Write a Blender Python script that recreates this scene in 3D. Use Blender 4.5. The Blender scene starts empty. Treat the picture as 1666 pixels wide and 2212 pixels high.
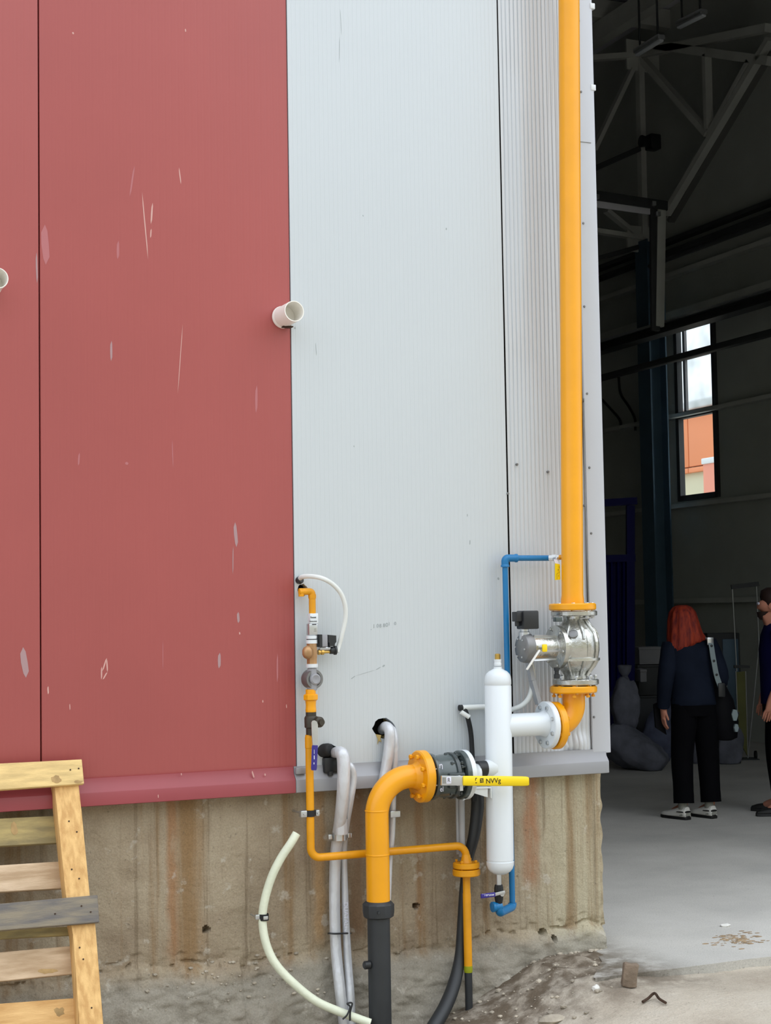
import bpy, bmesh, math, random
from mathutils import Vector as V, Matrix, noise
random.seed(7)
SC = bpy.context.scene
COL = SC.collection
# ---------------------------------------------------------------- camera
FPX, TH, PI_, RO, DC, HC = 3476.0, math.radians(23.746), math.radians(3.558), math.radians(0.977), 6.872, 1.65
F_ = V((math.sin(TH)*math.cos(PI_), math.cos(TH)*math.cos(PI_), math.sin(PI_)))
_R0 = V((math.cos(TH), -math.sin(TH), 0)); _U0 = _R0.cross(F_)
R_ = _R0*math.cos(RO) - _U0*math.sin(RO)
U_ = _U0*math.cos(RO) + _R0*math.sin(RO)
CAM = V((0, -DC, HC))
cd = bpy.data.cameras.new('camera'); cam = bpy.data.objects.new('camera', cd); COL.objects.link(cam)
cd.sensor_fit = 'VERTICAL'; cd.sensor_height = 36; cd.lens = FPX/2212*36
cd.clip_end = 500
cam.matrix_world = Matrix(((R_.x, U_.x, -F_.x, CAM.x), (R_.y, U_.y, -F_.y, CAM.y), (R_.z, U_.z, -F_.z, CAM.z), (0, 0, 0, 1)))
SC.camera = cam
# ---------------------------------------------------------------- sky and exposure
SC.view_settings.view_transform = 'Standard'; SC.view_settings.look = 'None'
SC.view_settings.gamma = 1; SC.view_settings.exposure = 0.0; SC.view_settings.use_curve_mapping = False
SKY = 1.72
w = bpy.data.worlds.new('overcast_sky'); SC.world = w; w.use_nodes = True
nt = w.node_tree; nt.nodes.clear()
wo = nt.nodes.new('ShaderNodeOutputWorld'); bg = nt.nodes.new('ShaderNodeBackground')
tc = nt.nodes.new('ShaderNodeTexCoord'); sp = nt.nodes.new('ShaderNodeSeparateXYZ'); rp = nt.nodes.new('ShaderNodeValToRGB')
nt.links.new(tc.outputs['Generated'], sp.inputs[0]); nt.links.new(sp.outputs['Z'], rp.inputs[0])
rp.color_ramp.elements[0].position = 0.0; rp.color_ramp.elements[0].color = (.60, .66, .73, 1)
rp.color_ramp.elements[1].position = 0.9; rp.color_ramp.elements[1].color = (1.10, 1.18, 1.29, 1)
nt.links.new(rp.outputs[0], bg.inputs[0]); nt.links.new(bg.outputs[0], wo.inputs[0]); bg.inputs[1].default_value = SKY
sd = bpy.data.lights.new('veiled_sun', 'SUN'); sd.energy = 0.45; sd.angle = math.radians(60); sd.color = (1, .97, .93)
so = bpy.data.objects.new('veiled_sun', sd); COL.objects.link(so)
so.rotation_euler = (math.radians(46), 0, math.radians(42))

# ---------------------------------------------------------------- photograph pixel -> place
def ray(px, py): return F_ + R_*((px-833)/FPX) + U_*((1106-py)/FPX)
def P(px, py, s=0.0):                       # point s metres in front of the front wall
    d = ray(px, py); return CAM + d*((-s-CAM.y)/d.y)
def PX(px, py, x):                          # point on the plane x = const
    d = ray(px, py); return CAM + d*((x-CAM.x)/d.x)
def PY(px, py, y): return P(px, py, -y)
def PG(px, py, z=0.0):
    d = ray(px, py); return CAM + d*((z-CAM.z)/d.z)
def PD(px, py, dep): return CAM + ray(px, py)*dep
def depth(p): return (p-CAM).dot(F_)
def m(pxl, p): return pxl*depth(p)/FPX       # pixels -> metres at p

# ---------------------------------------------------------------- materials
def lin(c):
    f = lambda v: (v/255/12.92 if v/255 <= .04045 else ((v/255+.055)/1.055)**2.4)
    return (f(c[0]), f(c[1]), f(c[2]), 1)
def mat(name, rgb, rough=.5, metal=0.0, var=0.0, vscale=6, bump=0.0, bscale=60, rgb2=None, stretch=(1, 1, 1), coat=0.0, spec=None):
    mt = bpy.data.materials.new(name); mt.use_nodes = True; n = mt.node_tree; b = n.nodes['Principled BSDF']
    b.inputs['Roughness'].default_value = rough; b.inputs['Metallic'].default_value = metal
    if coat: b.inputs['Coat Weight'].default_value = coat; b.inputs['Coat Roughness'].default_value = .15
    if spec is not None: b.inputs['Specular IOR Level'].default_value = spec
    c = lin(rgb); b.inputs['Base Color'].default_value = c
    t = n.nodes.new('ShaderNodeTexCoord'); mp = n.nodes.new('ShaderNodeMapping'); n.links.new(t.outputs['Object'], mp.inputs[0])
    mp.inputs['Scale'].default_value = stretch
    if var or rgb2:
        nz = n.nodes.new('ShaderNodeTexNoise'); nz.inputs['Scale'].default_value = vscale; nz.inputs['Detail'].default_value = 5
        n.links.new(mp.outputs[0], nz.inputs['Vector'])
        r = n.nodes.new('ShaderNodeValToRGB'); n.links.new(nz.outputs['Fac'], r.inputs[0])
        r.color_ramp.elements[0].position = .35; r.color_ramp.elements[1].position = .65
        if rgb2: r.color_ramp.elements[0].color = c; r.color_ramp.elements[1].color = lin(rgb2)
        else:
            r.color_ramp.elements[0].color = tuple(x*(1-var) for x in c[:3])+(1,)
            r.color_ramp.elements[1].color = tuple(min(1, x*(1+var)) for x in c[:3])+(1,)
        n.links.new(r.outputs[0], b.inputs['Base Color'])
    if bump:
        nz = n.nodes.new('ShaderNodeTexNoise'); nz.inputs['Scale'].default_value = bscale; nz.inputs['Detail'].default_value = 4
        n.links.new(mp.outputs[0], nz.inputs['Vector'])
        bp = n.nodes.new('ShaderNodeBump'); bp.inputs['Strength'].default_value = bump; bp.inputs['Distance'].default_value = .01
        n.links.new(nz.outputs['Fac'], bp.inputs['Height']); n.links.new(bp.outputs[0], b.inputs['Normal'])
    return mt
def ribbed(mt, per, strength, width=.25):   # fine vertical micro-ribs of a sandwich panel
    n = mt.node_tree; b = n.nodes['Principled BSDF']
    t = n.nodes.new('ShaderNodeTexCoord'); s = n.nodes.new('ShaderNodeSeparateXYZ'); n.links.new(t.outputs['Object'], s.inputs[0])
    def mth(op, a, bb=None):
        q = n.nodes.new('ShaderNodeMath'); q.operation = op
        if isinstance(a, (int, float)): q.inputs[0].default_value = a
        else: n.links.new(a, q.inputs[0])
        if bb is not None:
            if isinstance(bb, (int, float)): q.inputs[1].default_value = bb
            else: n.links.new(bb, q.inputs[1])
        return q.outputs[0]
    fr = mth('FRACT', mth('MULTIPLY', s.outputs['X'], 1/per))
    tri = mth('ABSOLUTE', mth('SUBTRACT', fr, .5))
    h = mth('MINIMUM', mth('DIVIDE', tri, width), 1.0)
    bp = n.nodes.new('ShaderNodeBump'); bp.inputs['Strength'].default_value = strength; bp.inputs['Distance'].default_value = .002
    n.links.new(h, bp.inputs['Height']); n.links.new(bp.outputs[0], b.inputs['Normal'])
    return mt
M = {}
M['red'] = ribbed(mat('red_coated_sheet', (170, 86, 84), .42, 0, .03, 1.2), .03, .2)
M['redtrim'] = mat('red_flashing', (150, 66, 72), .42, 0, .04, 3)
M['grey'] = ribbed(mat('pale_grey_coated_sheet', (199, 205, 209), .38, .12, .012, .8), .022, .36, .12)
M['grey2'] = mat('pale_grey_ribbed_sheet', (200, 204, 208), .36, .12, .02, 2)
M['trimgrey'] = mat('grey_flashing', (152, 153, 157), .4, .2, .05, 3)
M['cornerw'] = mat('corner_flashing', (196, 200, 208), .35, .12, .02, 2)
M['dark'] = mat('black_cavity', (14, 13, 13), .9)
M['core'] = mat('dark_insulation', (40, 36, 30), .95, 0, .3, 20)
M['foam'] = mat('yellow_foam', (190, 165, 105), .95, 0, .2, 40, .5, 80)
M['yellow'] = mat('yellow_gas_paint', (238, 162, 0), .34, 0, .03, 6, 0, 60, coat=.12)
M['yellow2'] = mat('ochre_gas_paint', (226, 154, 2), .42, 0, .06, 14)
M['bright'] = mat('bright_yellow_vinyl', (246, 212, 4), .4)
M['white'] = mat('white_enamel', (222, 228, 232), .32, 0, .01, 4, coat=.2)
M['pvc'] = mat('white_pvc', (244, 240, 232), .4)
M['pvcpink'] = mat('white_pvc_outer', (240, 228, 222), .45)
M['cable'] = mat('white_cable_jacket', (226, 229, 226), .45)
M['steel'] = mat('cast_aluminium', (190, 190, 184), .24, .85, .14, 14, .25, 60)
M['steeldk'] = mat('dull_cast_aluminium', (128, 128, 128), .42, .6, .1, 12)
M['zinc'] = mat('zinc_plated_steel', (200, 203, 206), .3, .85, .05, 20)
M['green'] = mat('dark_green_grey_paint', (74, 84, 84), .25, .1, .06, 10, coat=.4)
M['greendk'] = mat('darker_green_grey_paint', (58, 66, 67), .3, .1, .06, 10, coat=.3)
M['black'] = mat('black_plastic', (34, 36, 38), .45)
M['pe'] = mat('black_polyethylene', (44, 47, 50), .5, 0, .1, 9)
M['rubber'] = mat('black_rubber', (24, 25, 26), .65, 0, .15, 15)
M['blue'] = mat('blue_plastic_pipe', (14, 112, 168), .38, 0, .05, 10)
M['bluehandle'] = mat('indigo_vinyl', (50, 40, 128), .45)
M['brass'] = mat('brass', (196, 160, 84), .3, .8, .08, 20)
M['bronze'] = mat('bronze_casting', (186, 146, 104), .38, .55, .14, 16)
M['olive'] = mat('dark_iron_body', (66, 60, 50), .5, .3, .1, 12)
M['foil'] = mat('silver_foil_wrap', (206, 208, 212), .42, .3, .07, 9, .7, 26, stretch=(1, 1, .5))
M['hose'] = mat('pale_cream_hose', (226, 231, 208), .55, 0, .04, 12, .2, 60)
M['greycon'] = mat('grey_conduit', (168, 170, 174), .4, 0, .05, 8)
M['ink'] = mat('black_ink', (26, 22, 16), .7)
M['inkfaint'] = mat('faded_grey_ink', (160, 168, 170), .7)
M['inkwhite'] = mat('white_ink', (225, 225, 240), .6)
M['wood'] = mat('pale_pallet_wood', (226, 184, 124), .75, 0, 0, 5, .25, 40, rgb2=(196, 150, 92), stretch=(1, 8, 8))
M['woodv'] = mat('pale_stringer_wood', (232, 190, 126), .75, 0, 0, 5, .25, 40, rgb2=(204, 158, 98), stretch=(10, 10, .8))
M['woodgrey'] = mat('weathered_grey_wood', (106, 102, 100), .85, 0, 0, 5, .3, 40, rgb2=(140, 130, 112), stretch=(1.2, 8, 8))
M['woodpink'] = mat('washed_wood', (214, 188, 158), .8, 0, 0, 4, .25, 40, rgb2=(178, 150, 118), stretch=(1.3, 8, 8))
M['woodolive'] = mat('stained_olive_wood', (178, 158, 104), .8, 0, 0, 4, .25, 40, rgb2=(132, 118, 82), stretch=(1.5, 7, 7))
M['woodtop'] = mat('cream_pallet_wood', (236, 204, 140), .78, 0, 0, 5, .25, 40, rgb2=(205, 176, 120), stretch=(1.5, 9, 9))
M['gasket'] = mat('dark_gasket', (44, 34, 26), .8)
M['rust'] = mat('rusty_wire', (70, 52, 40), .9, .2, .3, 40)
M['brick'] = mat('brown_brick', (128, 112, 96), .95, 0, .15, 20, .6, 60)
M['stone'] = mat('pale_rubble', (176, 166, 150), .95, 0, .35, 9, .5, 70)
M['inwall'] = mat('dim_grey_liner', (186, 190, 184), .8, 0, .06, 1)
M['insteel'] = mat('primer_grey_steel', (206, 208, 202), .7, .1, .08, 2)
M['insteeldk'] = mat('dark_steel', (66, 68, 70), .6, .2, .1, 3)
M['roofm'] = mat('dim_roof_sheet', (225, 225, 232), .8, 0, .1, 1)
M['colblue'] = mat('blue_grey_column_paint', (78, 104, 124), .5, .1, .08, 3)
M['navyrack'] = mat('deep_blue_paint', (8, 11, 84), .5, 0, .08, 4, spec=.12)
M['sack'] = mat('grey_woven_sack', (118, 120, 132), .9, 0, .2, 7, .5, 25, spec=.1)
M['sackblue'] = mat('slate_woven_sack', (92, 98, 122), .8, 0, .2, 7, .4, 25)
M['card'] = mat('grey_box_board', (150, 150, 154), .8, 0, .06, 4)
M['skin'] = mat('skin', (196, 134, 112), .6, spec=.2)
M['hair'] = mat('red_orange_hair', (168, 54, 18), .6, 0, 0, 7, .5, 60, rgb2=(104, 12, 10), stretch=(6, 6, .5))
M['hairdk'] = mat('dark_brown_hair', (44, 26, 22), .6)
M['jacket'] = mat('navy_jacket', (24, 30, 44), .8, 0, .2, 5, .4, 14, spec=.08)
M['trousers'] = mat('black_trousers', (9, 9, 13), .85, 0, .1, 8, .2, 14, spec=.08)
M['shirt'] = mat('dark_blue_shirt', (18, 19, 62), .8, 0, .1, 6, spec=.08)
M['shoe'] = mat('white_trainer_leather', (228, 226, 220), .5, 0, .05, 10)
M['shoegrey'] = mat('grey_trainer_mesh', (150, 150, 142), .7)
M['shoeblk'] = mat('black_trainer_rubber', (22, 22, 22), .6)
M['bag'] = mat('black_bag_cloth', (16, 16, 20), .6, 0, .15, 8, spec=.08)
M['strap'] = mat('grey_strap_webbing', (128, 142, 146), .7)
M['oliveboard'] = mat('olive_panel', (116, 116, 66), .7, 0, .1, 3)
M['orange'] = mat('orange_cladding', (228, 142, 96), .6, 0, .03, .3)
M['pink'] = mat('salmon_render', (226, 150, 128), .7, 0, .03, .5)
M['beige'] = mat('beige_render', (208, 204, 176), .8, 0, .04, .4)
M['parapet'] = mat('pale_grey_coping', (214, 218, 220), .6)
M['sole'] = mat('grey_sole', (60, 60, 58), .7)
M['shadowstrip'] = mat('painted_shadow_grey', (112, 112, 108), .8, 0, .08, 2)
gl = bpy.data.materials.new('window_glass'); gl.use_nodes = True
g = gl.node_tree.nodes['Principled BSDF']; g.inputs['Transmission Weight'].default_value = 1; g.inputs['Roughness'].default_value = 0.02
g.inputs['IOR'].default_value = 1.05; g.inputs['Base Color'].default_value = (.93, .97, .95, 1); M['glass'] = gl
fg = bpy.data.materials.new('frosted_dusty_glass'); fg.use_nodes = True
g = fg.node_tree.nodes['Principled BSDF']; g.inputs['Transmission Weight'].default_value = 1; g.inputs['Roughness'].default_value = 0.06
g.inputs['IOR'].default_value = 1.08
t = fg.node_tree.nodes.new('ShaderNodeTexNoise'); t.inputs['Scale'].default_value = 2.2
r = fg.node_tree.nodes.new('ShaderNodeValToRGB'); r.color_ramp.elements[0].position = .35; r.color_ramp.elements[0].color = (.62, .66, .63, 1)
r.color_ramp.elements[1].position = .6; r.color_ramp.elements[1].color = (.95, .98, .96, 1)
o_ = fg.node_tree.nodes.new('ShaderNodeTexCoord'); fg.node_tree.links.new(o_.outputs['Object'], t.inputs['Vector'])
fg.node_tree.links.new(t.outputs['Fac'], r.inputs[0]); fg.node_tree.links.new(r.outputs[0], g.inputs['Base Color']); M['frost'] = fg

def concrete(name, cols, scale, streak=None, bands=(), lowz=None, bump=.5, dirt=None, lightx=None):
    mt = bpy.data.materials.new(name); mt.use_nodes = True; n = mt.node_tree; b = n.nodes['Principled BSDF']
    b.inputs['Roughness'].default_value = .9; b.inputs['Specular IOR Level'].default_value = .25
    L = n.links.new; t = n.nodes.new('ShaderNodeTexCoord'); sx = n.nodes.new('ShaderNodeSeparateXYZ'); L(t.outputs['Object'], sx.inputs[0])
    def nz(sc, det=6, st=(1, 1, 1), rough=.6):
        mp = n.nodes.new('ShaderNodeMapping'); mp.inputs['Scale'].default_value = st; L(t.outputs['Object'], mp.inputs[0])
        q = n.nodes.new('ShaderNodeTexNoise'); q.inputs['Scale'].default_value = sc; q.inputs['Detail'].default_value = det; q.inputs['Roughness'].default_value = rough
        L(mp.outputs[0], q.inputs['Vector']); return q.outputs['Fac']
    def mr(v, a, bb, c=0.0, d=1.0):
        q = n.nodes.new('ShaderNodeMapRange'); q.interpolation_type = 'SMOOTHSTEP'; L(v, q.inputs[0])
        for i, x in enumerate((a, bb, c, d)): q.inputs[i+1].default_value = x
        return q.outputs[0]
    def mt2(op, a, c):
        q = n.nodes.new('ShaderNodeMath'); q.operation = op
        for i, x in enumerate((a, c)):
            if isinstance(x, (int, float)): q.inputs[i].default_value = x
            else: L(x, q.inputs[i])
        return q.outputs[0]
    def mix(f, a, c, bl='MIX'):
        q = n.nodes.new('ShaderNodeMix'); q.data_type = 'RGBA'; q.blend_type = bl
        if isinstance(f, (int, float)): q.inputs[0].default_value = f
        else: L(f, q.inputs[0])
        for i, x in ((6, a), (7, c)):
            if isinstance(x, tuple): q.inputs[i].default_value = x
            else: L(x, q.inputs[i])
        return q.outputs[2]
    rr = n.nodes.new('ShaderNodeValToRGB'); L(nz(scale), rr.inputs[0])
    e = rr.color_ramp.elements; e[0].position = .32; e[0].color = lin(cols[0]); e[1].position = .68; e[1].color = lin(cols[-1])
    for i, cc in enumerate(cols[1:-1]):
        k = e.new(.32+.36*(i+1)/(len(cols)-1)); k.color = lin(cc)
    c = rr.outputs[0]
    if lightx: c = mix(mr(sx.outputs['X'], lightx[0], lightx[1], 0, lightx[3]), c, lin(lightx[2]))
    if streak: c = mix(mr(nz(1, 5, (9, 9, .35)), .5, .68, 0, .75), c, lin(streak)); c = mix(mr(nz(1, 4, (26, 26, .5)), .54, .7, 0, .55), c, lin((104, 88, 68)))
    for x0, wd, col, amt, za, zb in bands:
        d = mt2('ABSOLUTE', mt2('SUBTRACT', mt2('ADD', sx.outputs['X'], mt2('MULTIPLY', nz(5), .05)), x0+.025), 0)
        f = mt2('MULTIPLY', mr(d, wd*.25, wd*1.3, amt, 0), mt2('MULTIPLY', mr(sx.outputs['Z'], za, za+.12), mr(nz(7, 5, (2, 2, .6)), .3, .55, .45, 1)))
        c = mix(f, c, lin(col))
    if lowz:
        c = mix(mr(mt2('ADD', sx.outputs['Z'], mt2('MULTIPLY', nz(4), .16)), lowz[0], lowz[1], lowz[3], 0), c, lin(lowz[2]))
        c = mix(mr(nz(11, 6), .60, .68, 0, .45), c, lin((196, 190, 178)))
    if dirt:
        col, y0, y1, x0, x1 = dirt
        f = mt2('MULTIPLY', mr(mt2('ADD', sx.outputs['Y'], mt2('MULTIPLY', nz(5), .5)), y0, y1), mr(sx.outputs['X'], x0, x1, 1, 0))
        f = mt2('MULTIPLY', f, mr(nz(9, 8), .3, .6, .3, 1))
        c = mix(f, c, lin(col))
    c = mix(mr(nz(60, 6), .62, .72, 0, .5), c, lin((92, 82, 70)))
    c = mix(.5, c, mix(1, c, mr(nz(140, 3), .2, .8, .7, 1.25), 'MULTIPLY'))
    L(c, b.inputs['Base Color'])
    bp = n.nodes.new('ShaderNodeBump'); bp.inputs['Strength'].default_value = bump; bp.inputs['Distance'].default_value = .01
    L(mt2('ADD', nz(45, 8), mt2('MULTIPLY', nz(9, 5), 1.5)), bp.inputs['Height']); L(bp.outputs[0], b.inputs['Normal'])
    return mt
XB = lambda px, py=1850: P(px, py, -.03).x
M['plinth'] = concrete('stained_concrete', [(140, 124, 104), (162, 148, 126), (172, 160, 138)], 2.2, (134, 106, 72),
    [(XB(1148), .05, (164, 112, 78), .7, .28, 1), (XB(372), .03, (150, 100, 56), .6, .1, 1), (XB(415), .07, (140, 108, 70), .5, .1, 1), (XB(905), .025, (138, 100, 62), .5, .1, 1),
     (XB(770), .05, (124, 86, 52), .55, .12, 1), (XB(690), .035, (170, 128, 76), .55, .1, 1), (XB(1020), .05, (96, 88, 76), .5, .3, 1)],
    (.10, .2, (150, 146, 136), .8), .6, None, (XB(1130), XB(1230), (190, 182, 156), .7))
M['ground'] = concrete('dusty_ground', [(172, 160, 144), (196, 186, 170), (206, 198, 184)], 1.6, None, (), None, .6, ((104, 92, 78), -.75, -.15, 4.05, 4.55))
M['floor'] = concrete('smooth_concrete_floor', [(190, 188, 182), (204, 201, 194), (214, 211, 204)], 1.1, None, (), None, .12, ((112, 104, 92), -.75, -.35, 3.95, 4.4))

# ---------------------------------------------------------------- builders
ORG = {}
def tag(o, label=None, cat=None, group=None, kind=None):
    if label: o['label'] = label
    if cat: o['category'] = cat
    if group: o['group'] = group
    if kind: o['kind'] = kind
    return o
def thing(name, label, cat, loc, group=None, kind=None):
    o = bpy.data.objects.new(name, None); COL.objects.link(o); o.empty_display_size = .05
    o.location = loc; ORG[o] = V(loc); return tag(o, label, cat, group, kind)
def mesh(name, bm, mt, org, sharp=35):
    bmesh.ops.recalc_face_normals(bm, faces=bm.faces)
    me = bpy.data.meshes.new(name); bmesh.ops.translate(bm, verts=bm.verts, vec=-org); bm.to_mesh(me); bm.free()
    for mm in (mt if isinstance(mt, (list, tuple)) else [mt]): me.materials.append(M[mm] if isinstance(mm, str) else mm)
    me.polygons.foreach_set('use_smooth', [True]*len(me.polygons)); me.set_sharp_from_angle(angle=math.radians(sharp))
    return me
def obj(name, bm, mt, parent=None, label=None, cat=None, group=None, kind=None, org=None, sharp=35):
    if parent: o_ = ORG[parent]
    elif org is not None: o_ = V(org)
    else:
        xs = [v.co for v in bm.verts]; lo = V(map(min, zip(*xs))); hi = V(map(max, zip(*xs))); o_ = V(((lo.x+hi.x)/2, (lo.y+hi.y)/2, lo.z))
    o = bpy.data.objects.new(name, mesh(name, bm, mt, o_, sharp)); COL.objects.link(o)
    if parent: o.parent = parent
    else: o.location = o_
    ORG[o] = o_; return tag(o, label, cat, group, kind)
def B(): return bmesh.new()
def frame(axis):
    a = V(axis).normalized(); h = V((0, 0, 1)) if abs(a.z) < .9 else V((1, 0, 0))
    u = h.cross(a).normalized(); return a, u, a.cross(u)
def loft(bm, rings, cap=True, close=True):
    rows = [[bm.verts.new(p) for p in r] for r in rings]
    n = len(rows[0])
    for a, b in zip(rows, rows[1:]):
        for i in range(n if close else n-1):
            j = (i+1) % n; bm.faces.new((a[i], a[j], b[j], b[i]))
    if cap: bm.faces.new(rows[0][::-1]); bm.faces.new(rows[-1])
    return bm
def ell(c, u, v, n=20): return [c+u*math.cos(2*math.pi*i/n)+v*math.sin(2*math.pi*i/n) for i in range(n)]
def lathe(bm, o, axis, prof, seg=32, cap=True):
    a, u, v = frame(axis); o = V(o)
    return loft(bm, [ell(o+a*t, u*max(r, 1e-4), v*max(r, 1e-4), seg) for t, r in prof], cap)
def tube(bm, pts, r, seg=16, cap=True):
    pts = [V(p) for p in pts]; n = len(pts); rr = r if isinstance(r, (list, tuple)) else [r]*n
    tan = [(pts[min(i+1, n-1)]-pts[max(i-1, 0)]).normalized() for i in range(n)]
    a, u, v = frame(tan[0]); rings = []
    for i in range(n):
        if i: q = tan[i-1].rotation_difference(tan[i]); u = q @ u; v = q @ v
        rings.append(ell(pts[i], u*rr[i], v*rr[i], seg))
    return loft(bm, rings, cap)
def spl(pts, k=8):
    pts = [V(p) for p in pts]; q = [2*pts[0]-pts[1]]+pts+[2*pts[-1]-pts[-2]]; out = []
    for i in range(1, len(q)-2):
        for j in range(k):
            t = j/k; a, b, c, d = q[i-1:i+3]
            out.append(.5*((2*b)+(c-a)*t+(2*a-5*b+4*c-d)*t*t+(3*b-a-3*c+d)*t**3))
    return out+[pts[-1]]
def path(pts, rad, k=10):                   # polyline with rounded corners
    pts = [V(p) for p in pts]; out = [pts[0]]
    for i in range(1, len(pts)-1):
        a, b, c = pts[i-1:i+2]; d0 = (a-b).normalized(); d1 = (c-b).normalized(); ang = d0.angle(d1)
        R = rad[i-1] if isinstance(rad, (list, tuple)) else rad
        L = min(R/math.tan(ang/2), .95*(a-b).length, .95*(c-b).length); s, e = b+d0*L, b+d1*L
        for j in range(k+1):
            t = j/k; th_ = (math.pi-ang); Rr = L*math.tan(ang/2)
            cc = b+(d0+d1).normalized()*(Rr/math.sin(ang/2)); x = (s-cc); y = -d0
            out.append(cc+x*math.cos(t*th_)+y*Rr*math.sin(t*th_))
    return out+[pts[-1]]
def box(bm, c, size, rot=None, bev=0.0, seg=2):
    t = bmesh.new(); bmesh.ops.create_cube(t, size=1); bmesh.ops.scale(t, vec=size, verts=t.verts)
    if bev: bmesh.ops.bevel(t, geom=list(t.edges), offset=bev, segments=seg, affect='EDGES', profile=.5)
    if rot is not None: bmesh.ops.rotate(t, matrix=rot, cent=(0, 0, 0), verts=t.verts)
    bmesh.ops.translate(t, vec=c, verts=t.verts); merge(bm, t); return bm
def merge(bm, t):
    vm = {v: bm.verts.new(v.co) for v in t.verts}
    for f in t.faces:
        try: bm.faces.new([vm[v] for v in f.verts])
        except ValueError: pass
    t.free()
def axes(x, y, z): return Matrix((x, y, z)).transposed()
def beam(bm, p0, p1, wd, ht, up=(0, 0, 1), bev=0.0):
    p0, p1 = V(p0), V(p1); a = (p1-p0); L = a.length; a.normalize(); s = a.cross(V(up)).normalized(); t = s.cross(a)
    return box(bm, (p0+p1)/2, (L, wd, ht), axes(a, s, t), bev)
def hbeam(bm, p0, p1, wd, ht, th=.012, up=(0, 0, 1)):
    p0, p1 = V(p0), V(p1); a = (p1-p0).normalized(); s = a.cross(V(up)).normalized(); t = s.cross(a)
    beam(bm, p0+t*(ht/2-th/2), p1+t*(ht/2-th/2), wd, th, up); beam(bm, p0-t*(ht/2-th/2), p1-t*(ht/2-th/2), wd, th, up); beam(bm, p0, p1, th, ht-2*th, up)
    return bm
def disc(bm, c, axis, r, th, ch=.003, seg=40):
    return lathe(bm, c, axis, [(-th/2, r-ch), (-th/2+ch, r), (th/2-ch, r), (th/2, r-ch)], seg)
def prism(bm, poly, nrm, th):               # flat polygon (world points) thickened along nrm
    nrm = V(nrm)*th; a = [bm.verts.new(V(p)) for p in poly]; b = [bm.verts.new(V(p)+nrm) for p in poly]; n = len(a)
    bm.faces.new(a[::-1]); bm.faces.new(b)
    for i in range(n): bm.faces.new((a[i], a[(i+1) % n], b[(i+1) % n], b[i]))
    return bm
BOLT = {}
def bolts(parent, c, axis, R, n, sz, ln, mt, ph=0.0, name='bolt', nuts=True):
    key = (sz, ln, mt)
    if key not in BOLT:
        b = B(); lathe(b, (0, 0, 0), (0, 0, 1), [(-ln/2, sz*.9), (-ln/2+sz*.2, sz), (-ln/2+sz, sz), (-ln/2+sz*1.01, sz*.55), (ln/2-sz*1.01, sz*.55), (ln/2-sz, sz), (ln/2-sz*.2, sz), (ln/2, sz*.9)], 6)
        BOLT[key] = mesh(name, b, mt, V((0, 0, 0)), 20)
    a, u, v = frame(axis); rot = axes(u, v, a).to_euler()
    for i in range(n):
        t = ph+2*math.pi*i/n; o = bpy.data.objects.new(name, BOLT[key]); COL.objects.link(o); o.parent = parent
        o.location = V(c)+(u*math.cos(t)+v*math.sin(t))*R-ORG[parent]; o.rotation_euler = rot
def text(parent, name, s, loc, size, mt, ax=(1, 0, 0), up=(0, 0, 1), stretch=1.0, ext=.0006):
    cu = bpy.data.curves.new(name, 'FONT'); cu.body = s; cu.size = size; cu.extrude = ext; cu.align_x = 'CENTER'; cu.align_y = 'CENTER'
    cu.materials.append(M[mt]); tmp = bpy.data.objects.new(name, cu); COL.objects.link(tmp)
    me = bpy.data.meshes.new_from_object(tmp.evaluated_get(bpy.context.evaluated_depsgraph_get())); bpy.data.objects.remove(tmp)
    o = bpy.data.objects.new(name, me); COL.objects.link(o); o.parent = parent
    x, y = V(ax).normalized(), V(up).normalized(); z = x.cross(y)
    o.matrix_local = Matrix.Translation(V(loc)-ORG[parent]) @ axes(x*stretch, y, z).to_4x4(); ORG[o] = V(loc); return o
X, Y, Z = V((1, 0, 0)), V((0, 1, 0)), V((0, 0, 1))
def sheet(loop, holes, y0, th, bm):         # vertical sheet in the wall plane with real holes; loop = [(x, z)]
    t = bmesh.new(); es = []
    for lp in [loop]+holes:
        vs = [t.verts.new((x, y0, z)) for x, z in lp]; es += [t.edges.new((vs[i], vs[(i+1) % len(vs)])) for i in range(len(vs))]
    bmesh.ops.triangle_fill(t, use_beauty=True, edges=es, normal=(0, -1, 0))
    r = bmesh.ops.extrude_face_region(t, geom=list(t.faces))
    bmesh.ops.translate(t, vec=(0, th, 0), verts=[v for v in r['geom'] if isinstance(v, bmesh.types.BMVert)])
    merge(bm, t); return bm
def blobhole(px, py, rx, ry, n=18, jit=.1):
    out = []
    for i in range(n):
        a = 2*math.pi*i/n; k = 1+random.uniform(-jit, jit); q = P(px+rx*k*math.cos(a), py+ry*k*math.sin(a), 0); out.append((q.x, q.z))
    return out

# ================================================================ SETTING
ZT = 9.6                                    # eaves
x0, x1, x2, x3, x4 = P(84, 900).x, P(628, 900).x, P(1091, 900).x, P(1256, 900).x, P(1289, 900).x
zb = P(640, 1664, 0).z                      # lower edge of the cladding sheets
ZF0, ZF1 = P(640, 1684, .05).z, P(640, 1712, .05).z
wall = thing('wall_front', 'tall cladding wall of red and pale grey sheets', None, (x2, 0, 0), kind='structure')
b = B(); box(b, ((x4-6)/2+x4/2, .16, (ZT+zb)/2), (6-.02, .14, ZT-zb)); obj('core', b, 'core', wall)
b = B(); box(b, (x0-.75, .004, (ZT+zb)/2), (1.5-.005, .05, ZT-zb), bev=.004); obj('cladding_panel', b, 'red', wall)
b = B(); box(b, ((x0+x1)/2, .004, (ZT+zb)/2), (x1-x0-.006, .05, ZT-zb), bev=.004); obj('cladding_panel', b, 'red', wall)
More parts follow.
